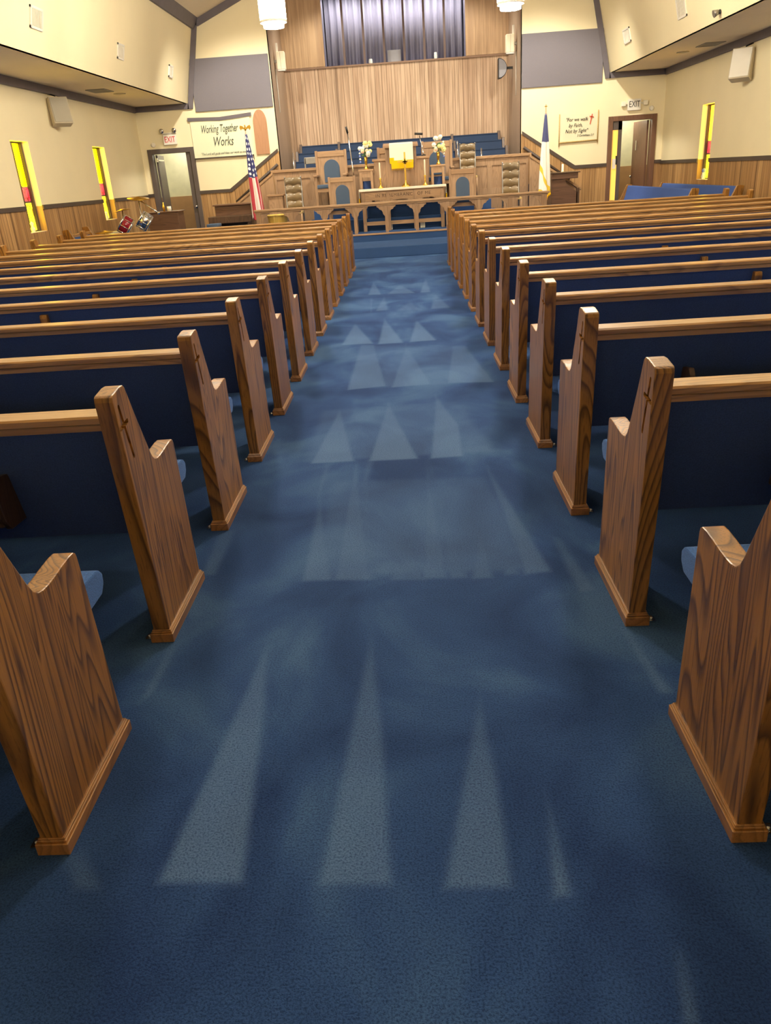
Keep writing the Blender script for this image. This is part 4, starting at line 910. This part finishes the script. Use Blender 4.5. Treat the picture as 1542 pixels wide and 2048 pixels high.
# ------------------------------------------------------------------ flags
def draped(name, mat, label, cat, px, py, z0, ztop, zb, dx, r0, r1, folds_n, fringe, phase=0.0):
    t = thing(name, label, cat, (px, py, z0))
    mb = MB(); mb.lathe([(.11, 0), (.11, .02), (.05, .05), (.02, .08)], (px, py, z0), seg=18); mb.build('base', 'brass', t)
    mb = MB(); mb.tube([(px, py, z0 + .05), (px, py, ztop)], .013); mb.build('pole', 'oak_hazed', t)
    n, m_ = 48, 30; vs = []; fs = []; uvs = []
    for j in range(m_ + 1):
        v = j / m_; z = zb + (ztop - .06 - zb) * v; k = 1 - v
        R = r1 * (k ** .7) * (1 - .25 * max(0, k - .75)) + r0
        cx = px + dx * (k ** .8)
        for i in range(n):
            a = 2 * PI * i / n; rr = R * (1 + .3 * math.sin(folds_n * a + 2.0 * v + phase) * min(1, k * 2.5))
            vs.append((cx + rr * math.cos(a), py - .0 + rr * .55 * math.sin(a), z + (.05 * math.sin(2 * a + 1) * k if j == 0 else .05 * math.sin(2 * a + 1) * k * (1 - v))))
            uvs.append((i / n, v))
    for j in range(m_):
        for i in range(n): q = (i + 1) % n; fs.append((j * n + i, j * n + q, (j + 1) * n + q, (j + 1) * n + i))
    fs.append(tuple(range(m_ * n, (m_ + 1) * n)))
    mb = MB(); mb.add(vs, fs, True); o = mb.build('cloth', mat, t)
    ul = o.data.uv_layers.new(name='UVMap')
    for lp in o.data.loops: ul.data[lp.index].uv = uvs[lp.vertex_index]
    if fringe:
        mb = MB()
        for i in range(0, n): p = vs[i]; mb.lathe([(.006, -.045), (.008, 0)], p, seg=5)
        mb.build('gold_fringe', 'gold_cloth', t)
    return t
f1 = draped('american_flag', 'flag', 'stars and stripes flag hanging limp on a pole with gold eagle, left of the chancel', 'flag', -3.10, 17.42, 0.0, 2.40, .70, .06, .018, .10, 5, False)
mb = MB(); x, y, z = -3.10, 17.42, 2.42
mb.ball((x, y, z + .01), .03, 8, 6, (.8, .8, 1.5)); mb.ball((x, y - .02, z + .065), .016, 8, 5)
for sg in (-1, 1): mb.prism([(x, z), (x + sg * .05, z + .06), (x + sg * .1, z + .075), (x + sg * .115, z + .03), (x + sg * .09, z - .02), (x + sg * .07, z + .01)], 'Y', y - .008, y + .008)
mb.build('eagle_finial', 'brass', f1)
f2 = draped('church_flag', 'white_flag', 'white flag with blue canton and gold fringe on a pole, right of the altar rail', 'flag', 2.96, 17.4, 0.335, 2.38, .80, .0, .018, .085, 4, True, 1.0)
mb = MB(); x, y, z = 2.96, 17.4, 2.38
mb.box(x - .006, x + .006, y - .006, y + .006, z, z + .1); mb.box(x - .03, x + .03, y - .006, y + .006, z + .055, z + .07); mb.build('cross_finial', 'brass', f2)

# ------------------------------------------------------------------ keyboards, stands, basket
t = thing('spinet_piano', 'dark walnut spinet piano against the left stair wall, behind the flag', 'piano', (-3.7, 17.8, 0))
mb = MB(); mb.box(-4.05, -3.27, 17.85, 18.25, 0, 1.0); mb.build('case', 'piano_wood', t, bevel=.01)
mb = MB(); mb.box(-4.08, -3.24, 17.8, 18.28, 1.0, 1.03); mb.build('lid', 'piano_wood', t, bevel=.008)
mb = MB(); mb.box(-4.14, -3.22, 17.5, 17.85, .66, .80); mb.build('key_bed', 'dark_wood', t, bevel=.01)
for x in (-4.1, -3.27): mb = MB(); mb.box(x - .04, x + .04, 17.52, 17.85, 0, .66); mb.build('leg', 'dark_wood', t, bevel=.006)
mb = MB(); mb.box(-4.06, -3.3, 17.8, 17.85, 0, .66); mb.build('lower_panel', 'dark_wood', t)
t = thing('piano_bench', 'small blue-topped piano bench in front of the spinet piano', 'bench', (-3.95, 17.25, 0))
mb = MB(); mb.box(-4.1, -3.85, 17.1, 17.42, .62, .68); mb.build('seat', 'blue_chair', t, bevel=.015)
for x in (-4.08, -3.87):
    for y in (17.12, 17.4): mb = MB(); mb.box(x - .015, x + .015, y - .015, y + .015, 0, .62); mb.build('leg', 'dark_wood', t)
t = thing('organ_console', 'wooden organ console with overhanging top and raised side, right of the church flag', 'organ', (3.35, 17.9, 0))
mb = MB(); mb.prism([(3.12, 0), (3.12, 1.08), (3.40, 1.08), (3.42, 1.0), (3.66, .82), (3.66, 0)], 'Y', 17.5, 17.54); mb.build('end_panel', 'piano_wood', t)
mb = MB(); mb.prism([(3.12, 0), (3.12, 1.08), (3.40, 1.08), (3.42, 1.0), (3.66, .82), (3.66, 0)], 'Y', 18.3, 18.34); mb.build('end_panel', 'piano_wood', t)
mb = MB(); mb.box(3.14, 3.36, 17.54, 18.3, 0, 1.08); mb.build('case', 'piano_wood', t)
mb = MB(); mb.box(3.36, 3.6, 17.54, 18.3, .7, .78); mb.build('key_bed', 'dark_wood', t)
mb = MB(); mb.prism([(3.11, 1.085), (3.11, 1.19), (3.66, 1.2), (3.66, 1.09)], 'Y', 17.47, 18.37); mb.build('top', 'piano_wood', t, bevel=.01)
mb = MB(); mb.box(3.11, 3.70, 17.45, 18.39, 1.195, 1.215); mb.build('lid', 'dark_wood', t, bevel=.004)
mb = MB(); mb.box(3.64, 3.7, 17.5, 17.56, 0, .9); mb.build('newel', 'dark_wood', t)
mb = MB(); mb.lathe([(.03, 0), (.03, .02), (.022, .03), (.022, .15), (.004, .16)], (3.38, 17.7, 1.215), seg=14); solo(mb.build('pillar_candle', 'candle', None, loc=(3.38, 17.7, 1.215)), 'white candle standing on top of the organ console', 'candle')
t = thing('lectern_stand', 'small square wooden stand in front of the left choir loft corner', 'stand', (-2.71, 18.0, ZP))
mb = MB(); mb.box(-2.87, -2.56, 17.88, 18.15, ZP, 1.12); mb.build('body', 'oak_hazed', t, bevel=.005)
mb = MB(); mb.box(-2.9, -2.53, 17.85, 18.18, 1.12, 1.155); mb.build('top', 'oak_hazed_long', t, bevel=.006)
t = thing('wicker_basket', 'bright yellow wicker basket on the platform under the left end of the altar rail', 'basket', (-2.57, 16.95, ZP))
mb = MB()
prof = [(.165, 0), (.17, .01), (.205, .42), (.215, .44), (.205, .44), (.195, .42), (.155, .02)]
mb.lathe(prof, (-2.57, 16.95, ZP), seg=28); mb.build('body', 'wicker', t)
mb = MB(); mb.lathe([(.21, .42), (.222, .43), (.222, .45), (.21, .455), (.2, .44)], (-2.57, 16.95, ZP), seg=28); mb.build('rim', 'wicker', t)
t = thing('cabinet', 'plain brown wooden cabinet in front of the left doorway', 'cabinet', (-4.85, 16.75, 0))
mb = MB(); mb.box(-5.15, -4.5, 16.5, 16.98, 0.04, .98); mb.build('body', 'piano_wood', t, bevel=.006)
mb = MB(); mb.box(-5.18, -4.47, 16.47, 17.0, .98, 1.0); mb.build('top', 'piano_wood', t, bevel=.004)
mb = MB(); mb.box(-5.12, -4.53, 16.53, 16.95, 0, .04); mb.build('plinth', 'dark_wood', t)
mb = MB(); mb.lathe([(.04, 0), (.042, .09), (.036, .09), (.034, .01)], (-4.68, 16.6, 1.0), seg=14); cup = mb.build('mug', 'white', None, loc=(-4.68, 16.6, 1.0)); solo(cup, 'white mug on top of the brown cabinet', 'mug')
mb = MB(); mb.lathe([(.022, 0), (.024, .1), (.012, .13), (.012, .17)], (-4.8, 16.65, 1.0), seg=12); solo(mb.build('polish_bottle', 'brass', None, loc=(-4.8, 16.65, 1.0)), 'small golden bottle on top of the brown cabinet, left of the mug', 'bottle')

# ------------------------------------------------------------------ drum kit
def drum(name, c, r, h, rot, label, legs, shell='drum_red'):
    t = thing(name, label, 'drum', (c[0], c[1], 0), 'red drum kit'); m_ = rot.to_3x3()
    mb = MB(); mb.lathe([(r, -h / 2), (r, h / 2)], c, seg=24, mat=m_); mb.build('shell', shell, t)
    for s_ in (-1, 1):
        mb = MB(); mb.lathe([(r * .98, s_ * h / 2), (r * 1.05, s_ * h / 2), (r * 1.05, s_ * (h / 2 - .03)), (r * .99, s_ * (h / 2 - .03))], c, seg=24, mat=m_); mb.build('hoop', 'chrome', t)
        mb = MB(); mb.lathe([(.001, s_ * (h / 2 + .002)), (r * .97, s_ * (h / 2 + .002)), (r * .97, s_ * h / 2 - s_ * .002)], c, seg=24, mat=m_); mb.build('drum_head', 'drum_head', t)
    mb = MB()
    for k in range(8):
        a = 2 * PI * k / 8; p = m_ @ Vector((r * 1.03 * math.cos(a), r * 1.03 * math.sin(a), -h / 2)); q = m_ @ Vector((r * 1.03 * math.cos(a), r * 1.03 * math.sin(a), h / 2)); mb.tube([Vector(c) + p, Vector(c) + q], .007, 6)
    mb.build('tension_rods', 'chrome', t)
    mb = MB()
    for p, q in legs: mb.tube([p, q], .012, 6)
    mb.build('stand', 'chrome', t)
RT = lambda ax, d: Matrix.Rotation(math.radians(d), 4, ax)
drum('tom_drum', (-5.06, 14.95, .85), .16, .2, RT('Y', -52) @ RT('X', 12), 'red tilted tom drum with chrome hoops, upper left of the drum kit', [((-5.02, 15.05, 0), (-5.0, 15.0, .72))])
drum('tom_drum', (-4.70, 14.95, .90), .15, .2, RT('Y', -52) @ RT('X', 12), 'chrome tom drum with many rods, right of the red tom', [((-4.64, 15.05, 0), (-4.66, 15.0, .78))], 'chrome')
drum('bass_drum', (-5.02, 15.9, .30), .28, .4, RT('X', 90), 'large red bass drum on the floor below the toms', [((-5.33, 15.75, 0), (-5.24, 15.8, .15)), ((-4.7, 15.75, 0), (-4.8, 15.8, .15))])
drum('snare_drum', (-5.42, 15.36, .66), .16, .14, RT('X', 5), 'shallow red snare drum at the left of the drum kit', [((-5.42, 15.36, 0), (-5.42, 15.36, .6)), ((-5.54, 15.28, 0), (-5.42, 15.36, .3)), ((-5.3, 15.28, 0), (-5.42, 15.36, .3))])
def cymbal(x, y, z, r, tilt, label, boom=None):
    t = thing('cymbal_stand', label, 'cymbal', (x, y, 0), 'cymbals of the drum kit')
    mb = MB(); mb.tube([(x, y, .3), (x, y, z)], .011, 8)
    for a in (.3, 2.4, 4.5): mb.tube([(x, y, .3), (x + .17 * math.cos(a), y + .17 * math.sin(a), .01)], .01, 6)
    mb.build('tripod', 'chrome', t)
    if boom: mb = MB(); mb.tube(boom, .014, 8); mb.ball(boom[1], .03, 8, 5); mb.build('boom_arm', 'chrome', t)
    mb = MB(); mb.lathe([(.02, .02), (.035, .015), (.06, .004), (r, -.012), (r, -.016), (.06, 0), (.03, .008)], (x, y, z), seg=28, mat=tilt.to_3x3()); mb.build('cymbal', 'brass', t)
cymbal(-4.86, 15.32, 1.3, .2, RT('X', 8) @ RT('Y', 6), 'brass cymbal on a chrome stand with long boom, above the toms', ((-4.9, 15.3, 1.3), (-4.46, 15.1, 1.02)))
cymbal(-5.44, 14.84, .77, .17, RT('X', 4), 'flat low cymbal at the far left of the drum kit')
cymbal(-5.38, 15.85, 1.1, .16, RT('Y', -8), 'smaller brass cymbal between the toms and the amber window')

# ------------------------------------------------------------------ things on the walls
def banner(name, label, x0, x1, z0, z1, clothm, toprod, botm):
    t = thing(name, label, 'banner', ((x0 + x1) / 2, YF - .03, z0)); y = YF - .03
    n = 24; vs = []; fs = []
    for i in range(n + 1):
        u = i / n; x = x0 + (x1 - x0) * u
        for j in range(9):
            v = j / 8; vs.append((x, y + .006 * math.sin(7 * u + 3 * v), z0 + (z1 - z0) * v - .025 * math.sin(PI * u) * v))
    for i in range(n):
        for j in range(8): fs.append((i * 9 + j, i * 9 + 9 + j, i * 9 + 10 + j, i * 9 + j + 1))
    k = len(vs); vs2 = [(a, b + .004, c) for a, b, c in vs]; fs2 = [tuple(k + q for q in reversed(f)) for f in fs]
    mb = MB(); mb.add(vs + vs2, fs + fs2, True); c = mb.build('cloth', clothm, t)
    return t, c
bt, bc = banner('church_banner', 'pale banner reading Working Together Works left of the chancel, above the flag', -4.6, -3.27, 1.99, 2.8, 'banner_cloth', 0, 0)
mb = MB(); mb.prism([(-4.64, 2.745), (-4.64, 2.815), (-3.93, 2.79), (-3.22, 2.84), (-3.22, 2.77), (-3.93, 2.72)], 'Y', YF - .05, YF - .036); mb.build('header_band', 'beam', bt)
mb = MB(); mb.box(-4.6, -3.26, YF - .05, YF - .034, 1.975, 2.0); mb.box(-4.605, -4.59, YF - .05, YF - .034, 1.9, 2.0); mb.box(-3.275, -3.26, YF - .05, YF - .034, 1.9, 2.0); mb.build('bottom_rod', 'trim_dark', bt)
put_text('lettering', 'Working Together', -3.97, YF - .043, 2.56, .225, 'ink', bc, shear=.3, width=.5, space=.96, thick=.001)
put_text('lettering', 'Works', -3.92, YF - .043, 2.30, .27, 'ink', bc, shear=.3, width=.6)
put_text('lettering', '"The Lord will guide and bless our work as one"', -3.93, YF - .043, 2.07, .066, 'ink', bc, shear=.25, width=.8)
bt, bc = banner('church_banner', 'cream scripture banner with a red cross, beside the right doorway', 3.54, 4.36, 1.81, 2.36, 'banner_cloth2', 0, 0)
for x, a, b in ((3.53, 1.72, 2.365), (4.37, 1.76, 2.40)): mb = MB(); mb.tube([(x, YF - .035, a), (x, YF - .035, b)], .012); mb.build('side_rod', 'rush', bt)
mb = MB(); mb.tube([(3.53, YF - .035, 1.80), (4.37, YF - .035, 1.81)], .014); mb.build('bottom_rod', 'rush', bt)
put_text('lettering', '"For we walk', 3.90, YF - .043, 2.24, .10, 'ink2', bc, shear=.3, width=.9)
put_text('lettering', 'by Faith,', 3.88, YF - .043, 2.125, .10, 'ink2', bc, shear=.3, width=.9)
put_text('lettering', 'Not by Sight"', 3.90, YF - .043, 2.015, .10, 'ink2', bc, shear=.3, width=.9)
put_text('lettering', '2 Corinthians 5:7', 4.1, YF - .043, 1.92, .06, 'ink2', bc, shear=.25, width=.85)
mb = MB(); mb.box(-.008, .008, -.004, .004, -.12, .08); mb.box(-.045, .045, -.004, .004, .018, .036); mb.xf(Matrix.Translation((4.22, YF - .042, 2.25)) @ RT('Y', 12)); mb.build('red_cross', 'red', bc)
# arched plaque
pts = [(-3.2, 1.99), (-2.9, 1.99), (-2.9, 2.62)] + [(-2.9 - .15 * (1 - math.cos(i / 8 * PI / 2)), 2.62 + .265 * math.sin(i / 8 * PI / 2)) for i in range(1, 9)] + [(-3.2 + .15 * (1 - math.cos(i / 8 * PI / 2)), 2.62 + .265 * math.sin(i / 8 * PI / 2)) for i in range(7, -1, -1)]
mb = MB(); mb.prism(pts, 'Y', YF - .035, YF - .002); solo(mb.build('wall_plaque', 'plaque', None, loc=(-3.05, YF - .02, 1.99)), 'plain brown pointed-arch plaque on the wall right of the pale banner', 'plaque')
# grey acoustic panels
for sd, a, b in (('left', -4.43, -2.72), ('right', 2.70, 4.42)):
    mb = MB(); mb.box(a, b, YF - .04, YF - .002, 2.92, 3.93); solo(mb.build('acoustic_panel', 'grey_panel', None, bevel=.008, loc=((a + b) / 2, YF - .02, 2.92)), 'large plain grey acoustic panel on the front wall, %s of the recess' % sd, 'panel', 'grey acoustic panels')
# exit signs
t = thing('exit_sign', 'white exit sign with red letters and two lamp heads, over the left door', 'sign', (-5.1, YF - .03, 2.31))
mb = MB(); mb.box(-5.24, -4.95, YF - .07, YF - .002, 2.31, 2.52); mb.build('housing', 'white', t, bevel=.008)
put_text('lettering', 'EXIT', -5.095, YF - .072, 2.41, .17, 'exit_red', t, width=.7, thick=.003)
mb = MB(); mb.box(-5.25, -4.94, YF - .06, YF - .003, 2.53, 2.55); mb.build('lamp_bar', 'white', t)
for x in (-5.24, -4.96): mb = MB(); mb.lathe([(.035, 0), (.05, .05), (.05, .07)], (x, YF - .05, 2.6), seg=14, mat=Matrix.Rotation(PI / 2 + .2, 3, 'X')); mb.build('lamp_head', 'chrome', t)
t = thing('exit_sign', 'white exit sign with dark letters and side lamps, over the right door', 'sign', (5.13, YF - .03, 2.34))
mb = MB(); mb.box(4.99, 5.27, YF - .07, YF - .002, 2.34, 2.56); mb.build('housing', 'white', t, bevel=.008)
put_text('lettering', 'EXIT', 5.13, YF - .072, 2.455, .17, 'ink2', t, width=.68, thick=.003)
for x in (4.9, 5.37): mb = MB(); mb.box(x - .045, x + .045, YF - .09, YF - .02, 2.43, 2.52); mb.box(min(x, 5.13), max(x, 5.13), YF - .02, YF - .003, 2.46, 2.49); mb.build('lamp_head', 'lamp_lens', t, bevel=.01)
for x, z, lb in ((-5.5, 2.33, 'round white smoke alarm above the left door'), (5.52, 2.36, 'round white smoke alarm above the right door')):
    mb = MB(); mb.lathe([(.05, 0), (.05, .025), (.035, .035)], (x, YF - .001, z), seg=18, mat=Matrix.Rotation(PI / 2, 3, 'X')); solo(mb.build('smoke_alarm', 'white', None, loc=(x, YF, z)), lb, 'alarm')
# wall loudspeakers on the side walls
def speaker(label, c, size, rot, sg, white):
    t = thing('wall_speaker', label, 'speaker', c, 'speakers on the side walls'); w, d, h = size; m_ = Matrix.Translation(c) @ rot
    mb = MB(); mb.prism([(-w / 2, -h / 2), (w / 2, -h / 2), (w / 2, h / 2), (-w / 2, h / 2)], 'Y', 0, d); mb.xf(m_); mb.build('cabinet', 'speaker_grey', t, bevel=.02)
    mb = MB(); mb.box(-w / 2 + .015, w / 2 - .015, -.012, .0, -h / 2 + .02, h / 2 - .02); mb.xf(m_); mb.build('grille', 'white' if white else 'speaker_cloth', t, bevel=.006)
    mb = MB(); mb.tube([Vector(m_ @ Vector((0, d * .6, h / 2))), Vector(m_ @ Vector((0, d * .6, h / 2 + .05))), Vector((sg * (XW - .001), c[1] + .12, c[2] + h / 2 + .05))], .012, 6); mb.build('mount', 'black', t)
speaker('grey wall speaker angled down on the left wall under the soffit', (-5.58, 14.35, 2.73), (.31, .2, .42), RT('Z', 38) @ RT('X', -14), -1, False)
speaker('white wall speaker on the right wall under the soffit', (5.58, 14.45, 2.70), (.33, .22, .46), RT('Z', -38) @ RT('X', -14), 1, True)
# vents in the leaning drop walls
def on_drop(sg, y, z): return Vector((sg * (XI - (z - ZS) * (XI - XT) / (ZT - ZS)), y, z))
LEAN = math.atan2(XI - XT, ZT - ZS)
def vent(sg, y, z, w, h, label):
    p = on_drop(sg, y, z); t = thing('air_vent', label, 'vent', tuple(p), 'vents in the upper walls')
    m_ = Matrix.Translation(p) @ RT('Y', -sg * math.degrees(LEAN)) @ Matrix.Scale(-sg, 4, (1, 0, 0))
    mb = MB(); f = .028
    mb.box(0, .02, -w / 2, w / 2, h / 2 - f, h / 2); mb.box(0, .02, -w / 2, w / 2, -h / 2, -h / 2 + f); mb.box(0, .02, -w / 2, -w / 2 + f, -h / 2, h / 2); mb.box(0, .02, w / 2 - f, w / 2, -h / 2, h / 2); mb.xf(m_); mb.build('frame', 'white', t)
    mb = MB(); mb.box(.001, .006, -w / 2 + f, w / 2 - f, -h / 2 + f, h / 2 - f); mb.xf(m_); mb.build('backing', 'vent_slot', t)
    mb = MB(); n = 7
    for k in range(n): yy = -w / 2 + f + (w - 2 * f) * (k + .5) / n; mb.box(.006, .016, yy - .012, yy + .012, -h / 2 + f, h / 2 - f)
    mb.xf(m_); mb.build('slats', 'vent', t)
vent(-1, 11.4, 3.5, .36, .25, 'nearest white air vent high on the left upper wall'); vent(-1, 14.6, 3.53, .3, .23, 'middle white air vent on the left upper wall'); vent(-1, 17.6, 3.56, .28, .22, 'white air vent on the left upper wall next to the front corner')
vent(1, 14.25, 3.5, .4, .3, 'white air vent on the right upper wall, nearer to the camera'); vent(1, 17.4, 3.56, .45, .25, 'white air vent on the right upper wall next to the front corner')
t = thing('ceiling_spotlight', 'small dark spotlight on the right upper wall', 'spotlight', tuple(on_drop(1, 12.75, 3.19)))
p = on_drop(1, 12.75, 3.19); mb = MB(); mb.lathe([(.03, 0), (.03, .02)], p, seg=12, mat=Matrix.Rotation(-PI / 2, 3, 'Y')); mb.build('mount', 'black', t)
mb = MB(); mb.lathe([(.03, 0), (.05, .07), (.045, .07)], p + Vector((-.03, 0, 0)), seg=14, mat=Matrix.Rotation(math.radians(-110), 3, 'Y')); mb.build('lamp_head', 'steel', t)
# soffit grilles and recessed lamps
for x, y, k, lb in ((-5.3, 15.6, 0, 'flat grey grille in the left soffit above the speaker'), (5.42, 15.45, 0, 'flat grey grille in the right soffit near the white speaker'), (-5.17, 16.28, 1, 'round recessed lamp in the left soffit'), (5.23, 16.3, 1, 'round recessed lamp in the right soffit')):
    if k: mb = MB(); mb.lathe([(.11, 0), (.11, -.012), (.085, -.014), (.08, -.004)], (x, y, ZS), seg=22)
    else:
        mb = MB(); mb.box(x - .17, x + .17, y - .25, y + .25, ZS - .012, ZS)
        for q in range(6): mb.box(x - .15, x + .15, y - .2 + q * .075, y - .18 + q * .075, ZS - .016, ZS - .01)
    solo(mb.build('ceiling_lamp' if k else 'ceiling_grille', 'speaker_grey' if k else 'vent_slot', None, loc=(x, y, ZS)), lb, 'lamp' if k else 'grille')
# column speakers on the recess jambs
for sd, sg in (('left', -1), ('right', 1)):
    x = sg * (RX - .001); t = thing('column_speaker', 'slim white column speaker on the %s jamb of the chancel recess' % sd, 'speaker', (x, 19.9, 3.7), 'column speakers in the recess')
    xa, xb = sg * (RX - .06), sg * (RX - .24)
    mb = MB(); mb.box(xa, xb, 19.75, 19.95, 3.7, 4.05); mb.build('cabinet', 'candle', t, bevel=.012)
    mb = MB(); mb.box((xa + xb) / 2 - .004, (xa + xb) / 2 + .004, 19.742, 19.752, 3.71, 4.04); mb.build('seam', 'speaker_grey', t)
    mb = MB(); mb.box(xa, xb, 19.76, 19.94, 3.67, 3.7); mb.build('foot', 'steel', t)
    mb = MB(); mb.box(xa - sg * .0, xa - sg * .04, 19.8, 19.86, 4.05, 4.22); mb.build('upper_mount', 'white', t)
    mb = MB(); mb.box(sg * (RX - .001), xa, 19.82, 19.88, 3.84, 3.9); mb.build('wall_bracket', 'steel', t)
    mb = MB(); mb.tube([(sg * (RX - .012), 19.85, 2.85), (sg * (RX - .012), 19.85, 3.72)], .012, 6); mb.build('conduit', 'white', t)
mb = MB(); pts = [(-.0, -.21), (.0, .21)] + [(.2 * math.cos(a), .21 * math.sin(a)) for a in [PI / 2 - PI * i / 12 for i in range(1, 12)]]
t = thing('stage_speaker', 'dark rounded speaker on the right jamb below the white column speaker', 'speaker', (2.5, 20.5, 3.47))
mb.prism([(2.5 - .14 + p[0], 3.47 + p[1]) for p in pts], 'Y', 20.42, 20.62); mb.build('cabinet', 'black', t, bevel=.01)
mb = MB(); mb.prism([(2.5 - .125 + p[0] * .86, 3.47 + p[1] * .9) for p in pts], 'Y', 20.405, 20.425); mb.build('grille', 'grey_plastic', t)
mb = MB(); mb.box(2.54, RX - .001, 20.5, 20.55, 3.45, 3.5); mb.build('mount', 'black', t)

# objects on the right window sill
t = thing('sill_ornament', 'small white and blue ornament on the right window sill', 'ornament', (5.86, 16.4, .936))
mb = MB(); mb.lathe([(.03, 0), (.045, .05), (.03, .1), (.04, .12)], (5.86, 16.45, .936), seg=12); mb.build('body', 'petal_white', t)
mb = MB(); mb.ball((5.86, 16.45, 1.09), .04, 8, 6); mb.build('top', 'petal_blue', t)
for x, y, lb in ((-5.87, 12.95, 'small white ornament on the sill of the nearer left window'), (-5.87, 16.3, 'small white ornament on the sill of the farther left window')):
    mb = MB(); mb.lathe([(.03, 0), (.035, .06), (.015, .09), (.03, .13), (.004, .16)], (x, y, .926 if y > 14 else .916), seg=12); solo(mb.build('sill_ornament', 'petal_white', None, loc=(x, y, .92)), lb, 'ornament')

# ------------------------------------------------------------------ pendants
def pendant(x, y, zb, label, gm='pendant_glass', dm='pendant_disc'):
    t = thing('pendant_lamp', label, 'lamp', (x, y, zb), 'white cylinder pendants over the nave'); top = ZT + (XT - abs(x)) * .42
    mb = MB(); mb.lathe([(.155, .06), (.175, .08), (.175, .72), (.155, .74)], (x, y, zb), seg=32); mb.build('glass_cylinder', gm, t)
    mb = MB(); mb.lathe([(.135, 0), (.14, .05), (.135, .058)], (x, y, zb), seg=32); mb.build('glass_disc', dm, t)
    mb = MB(); mb.lathe([(.172, .055), (.178, .055), (.178, .085), (.172, .085)], (x, y, zb), seg=32); mb.build('rim', 'white', t)
    mb = MB(); mb.lathe([(.16, .741), (.06, .8), (.015, .82), (.012, top - zb)], (x, y, zb), seg=16); mb.build('stem', 'brass', t)
pendant(-1.57, 12, 3.29, 'lit white cylinder pendant hanging at the left of the aisle'); pendant(1.57, 12, 3.29, 'lit white cylinder pendant hanging at the right of the aisle')
for y in (7.4, 2.8):
    for x, sd in ((-1.57, 'left'), (1.57, 'right')): pendant(x, y, 3.29, 'lit white pendant over the %s pews, %s' % (sd, 'middle of the nave' if y > 5 else 'nearest the camera'), *(('pendant_glass_bright',) * 2 if y > 5 else ('pendant_glass_dim',) * 2))

# ------------------------------------------------------------------ lights of the room, some added unseen
def area(name, loc, rot, sx, sy, power, col):
    l = bpy.data.lights.new(name, 'AREA'); l.shape = 'RECTANGLE'; l.size = sx; l.size_y = sy; l.energy = power; l.color = col
    o = bpy.data.objects.new(name, l); COL.objects.link(o); o.location = loc; o.rotation_euler = rot; return o
WARM = (1.0, .92, .76)
def spot(name, loc, target, power, ang, col=WARM, size=.12):
    l = bpy.data.lights.new(name, 'SPOT'); l.energy = power; l.spot_size = math.radians(ang); l.spot_blend = .6; l.color = col; l.shadow_soft_size = size
    o = bpy.data.objects.new(name, l); COL.objects.link(o); o.location = loc; o.rotation_euler = (Vector(target) - Vector(loc)).to_track_quat('-Z', 'Y').to_euler()
for x in (-3.0, 0.0, 3.0): spot('chancel_unseen_spot', (x, 16.2, 4.95 + (3 - abs(x)) * .42), (x, 18.6, 1.2), 560, 95)  # unseen spots added to brighten the front wall
for x in (-1.4, 1.4): spot('loft_unseen_spot', (x, 19.7, 5.5), (x * 1.1, 20.9, 2.2), 190, 110)  # unseen spots added to brighten the recess panelling
for x in (-5.1, 5.1): 
    l = bpy.data.lights.new('lobby_lamp', 'POINT'); l.energy = 26; l.color = (1, .95, .84); l.shadow_soft_size = .15
    o = bpy.data.objects.new('lobby_lamp', l); COL.objects.link(o); o.location = (x, YF + 1.0, 2.4)
area('baptistry_fill', (0, YR + .22, 5.28), (math.radians(25), 0, 0), 3.2, .15, 40, (1, .95, .9))  # unseen area light added to brighten the niche curtain
# daylight through the amber windows
for sg, ys in ((-1, (13.0, 16.38)), (1, (16.35,))):
    for y in ys: area('window_daylight', (sg * (XW + .1), y, 1.62), (0, sg * PI / 2, 0), 1.2, .5, 8, (1.0, .68, .06))

w = bpy.data.worlds.new('world'); SC.world = w; w.use_nodes = True
bg = w.node_tree.nodes['Background']; bg.inputs[0].default_value = (1, .9, .75, 1); bg.inputs[1].default_value = .05
SC.view_settings.view_transform = 'Standard'; SC.view_settings.look = 'None'; SC.view_settings.gamma = 1.0; SC.view_settings.use_curve_mapping = False
SC.view_settings.exposure = 0.14
SC.cycles.max_bounces = 8; SC.cycles.diffuse_bounces = 5; SC.cycles.use_denoising = True
SC.cycles.sample_clamp_indirect = 6.0
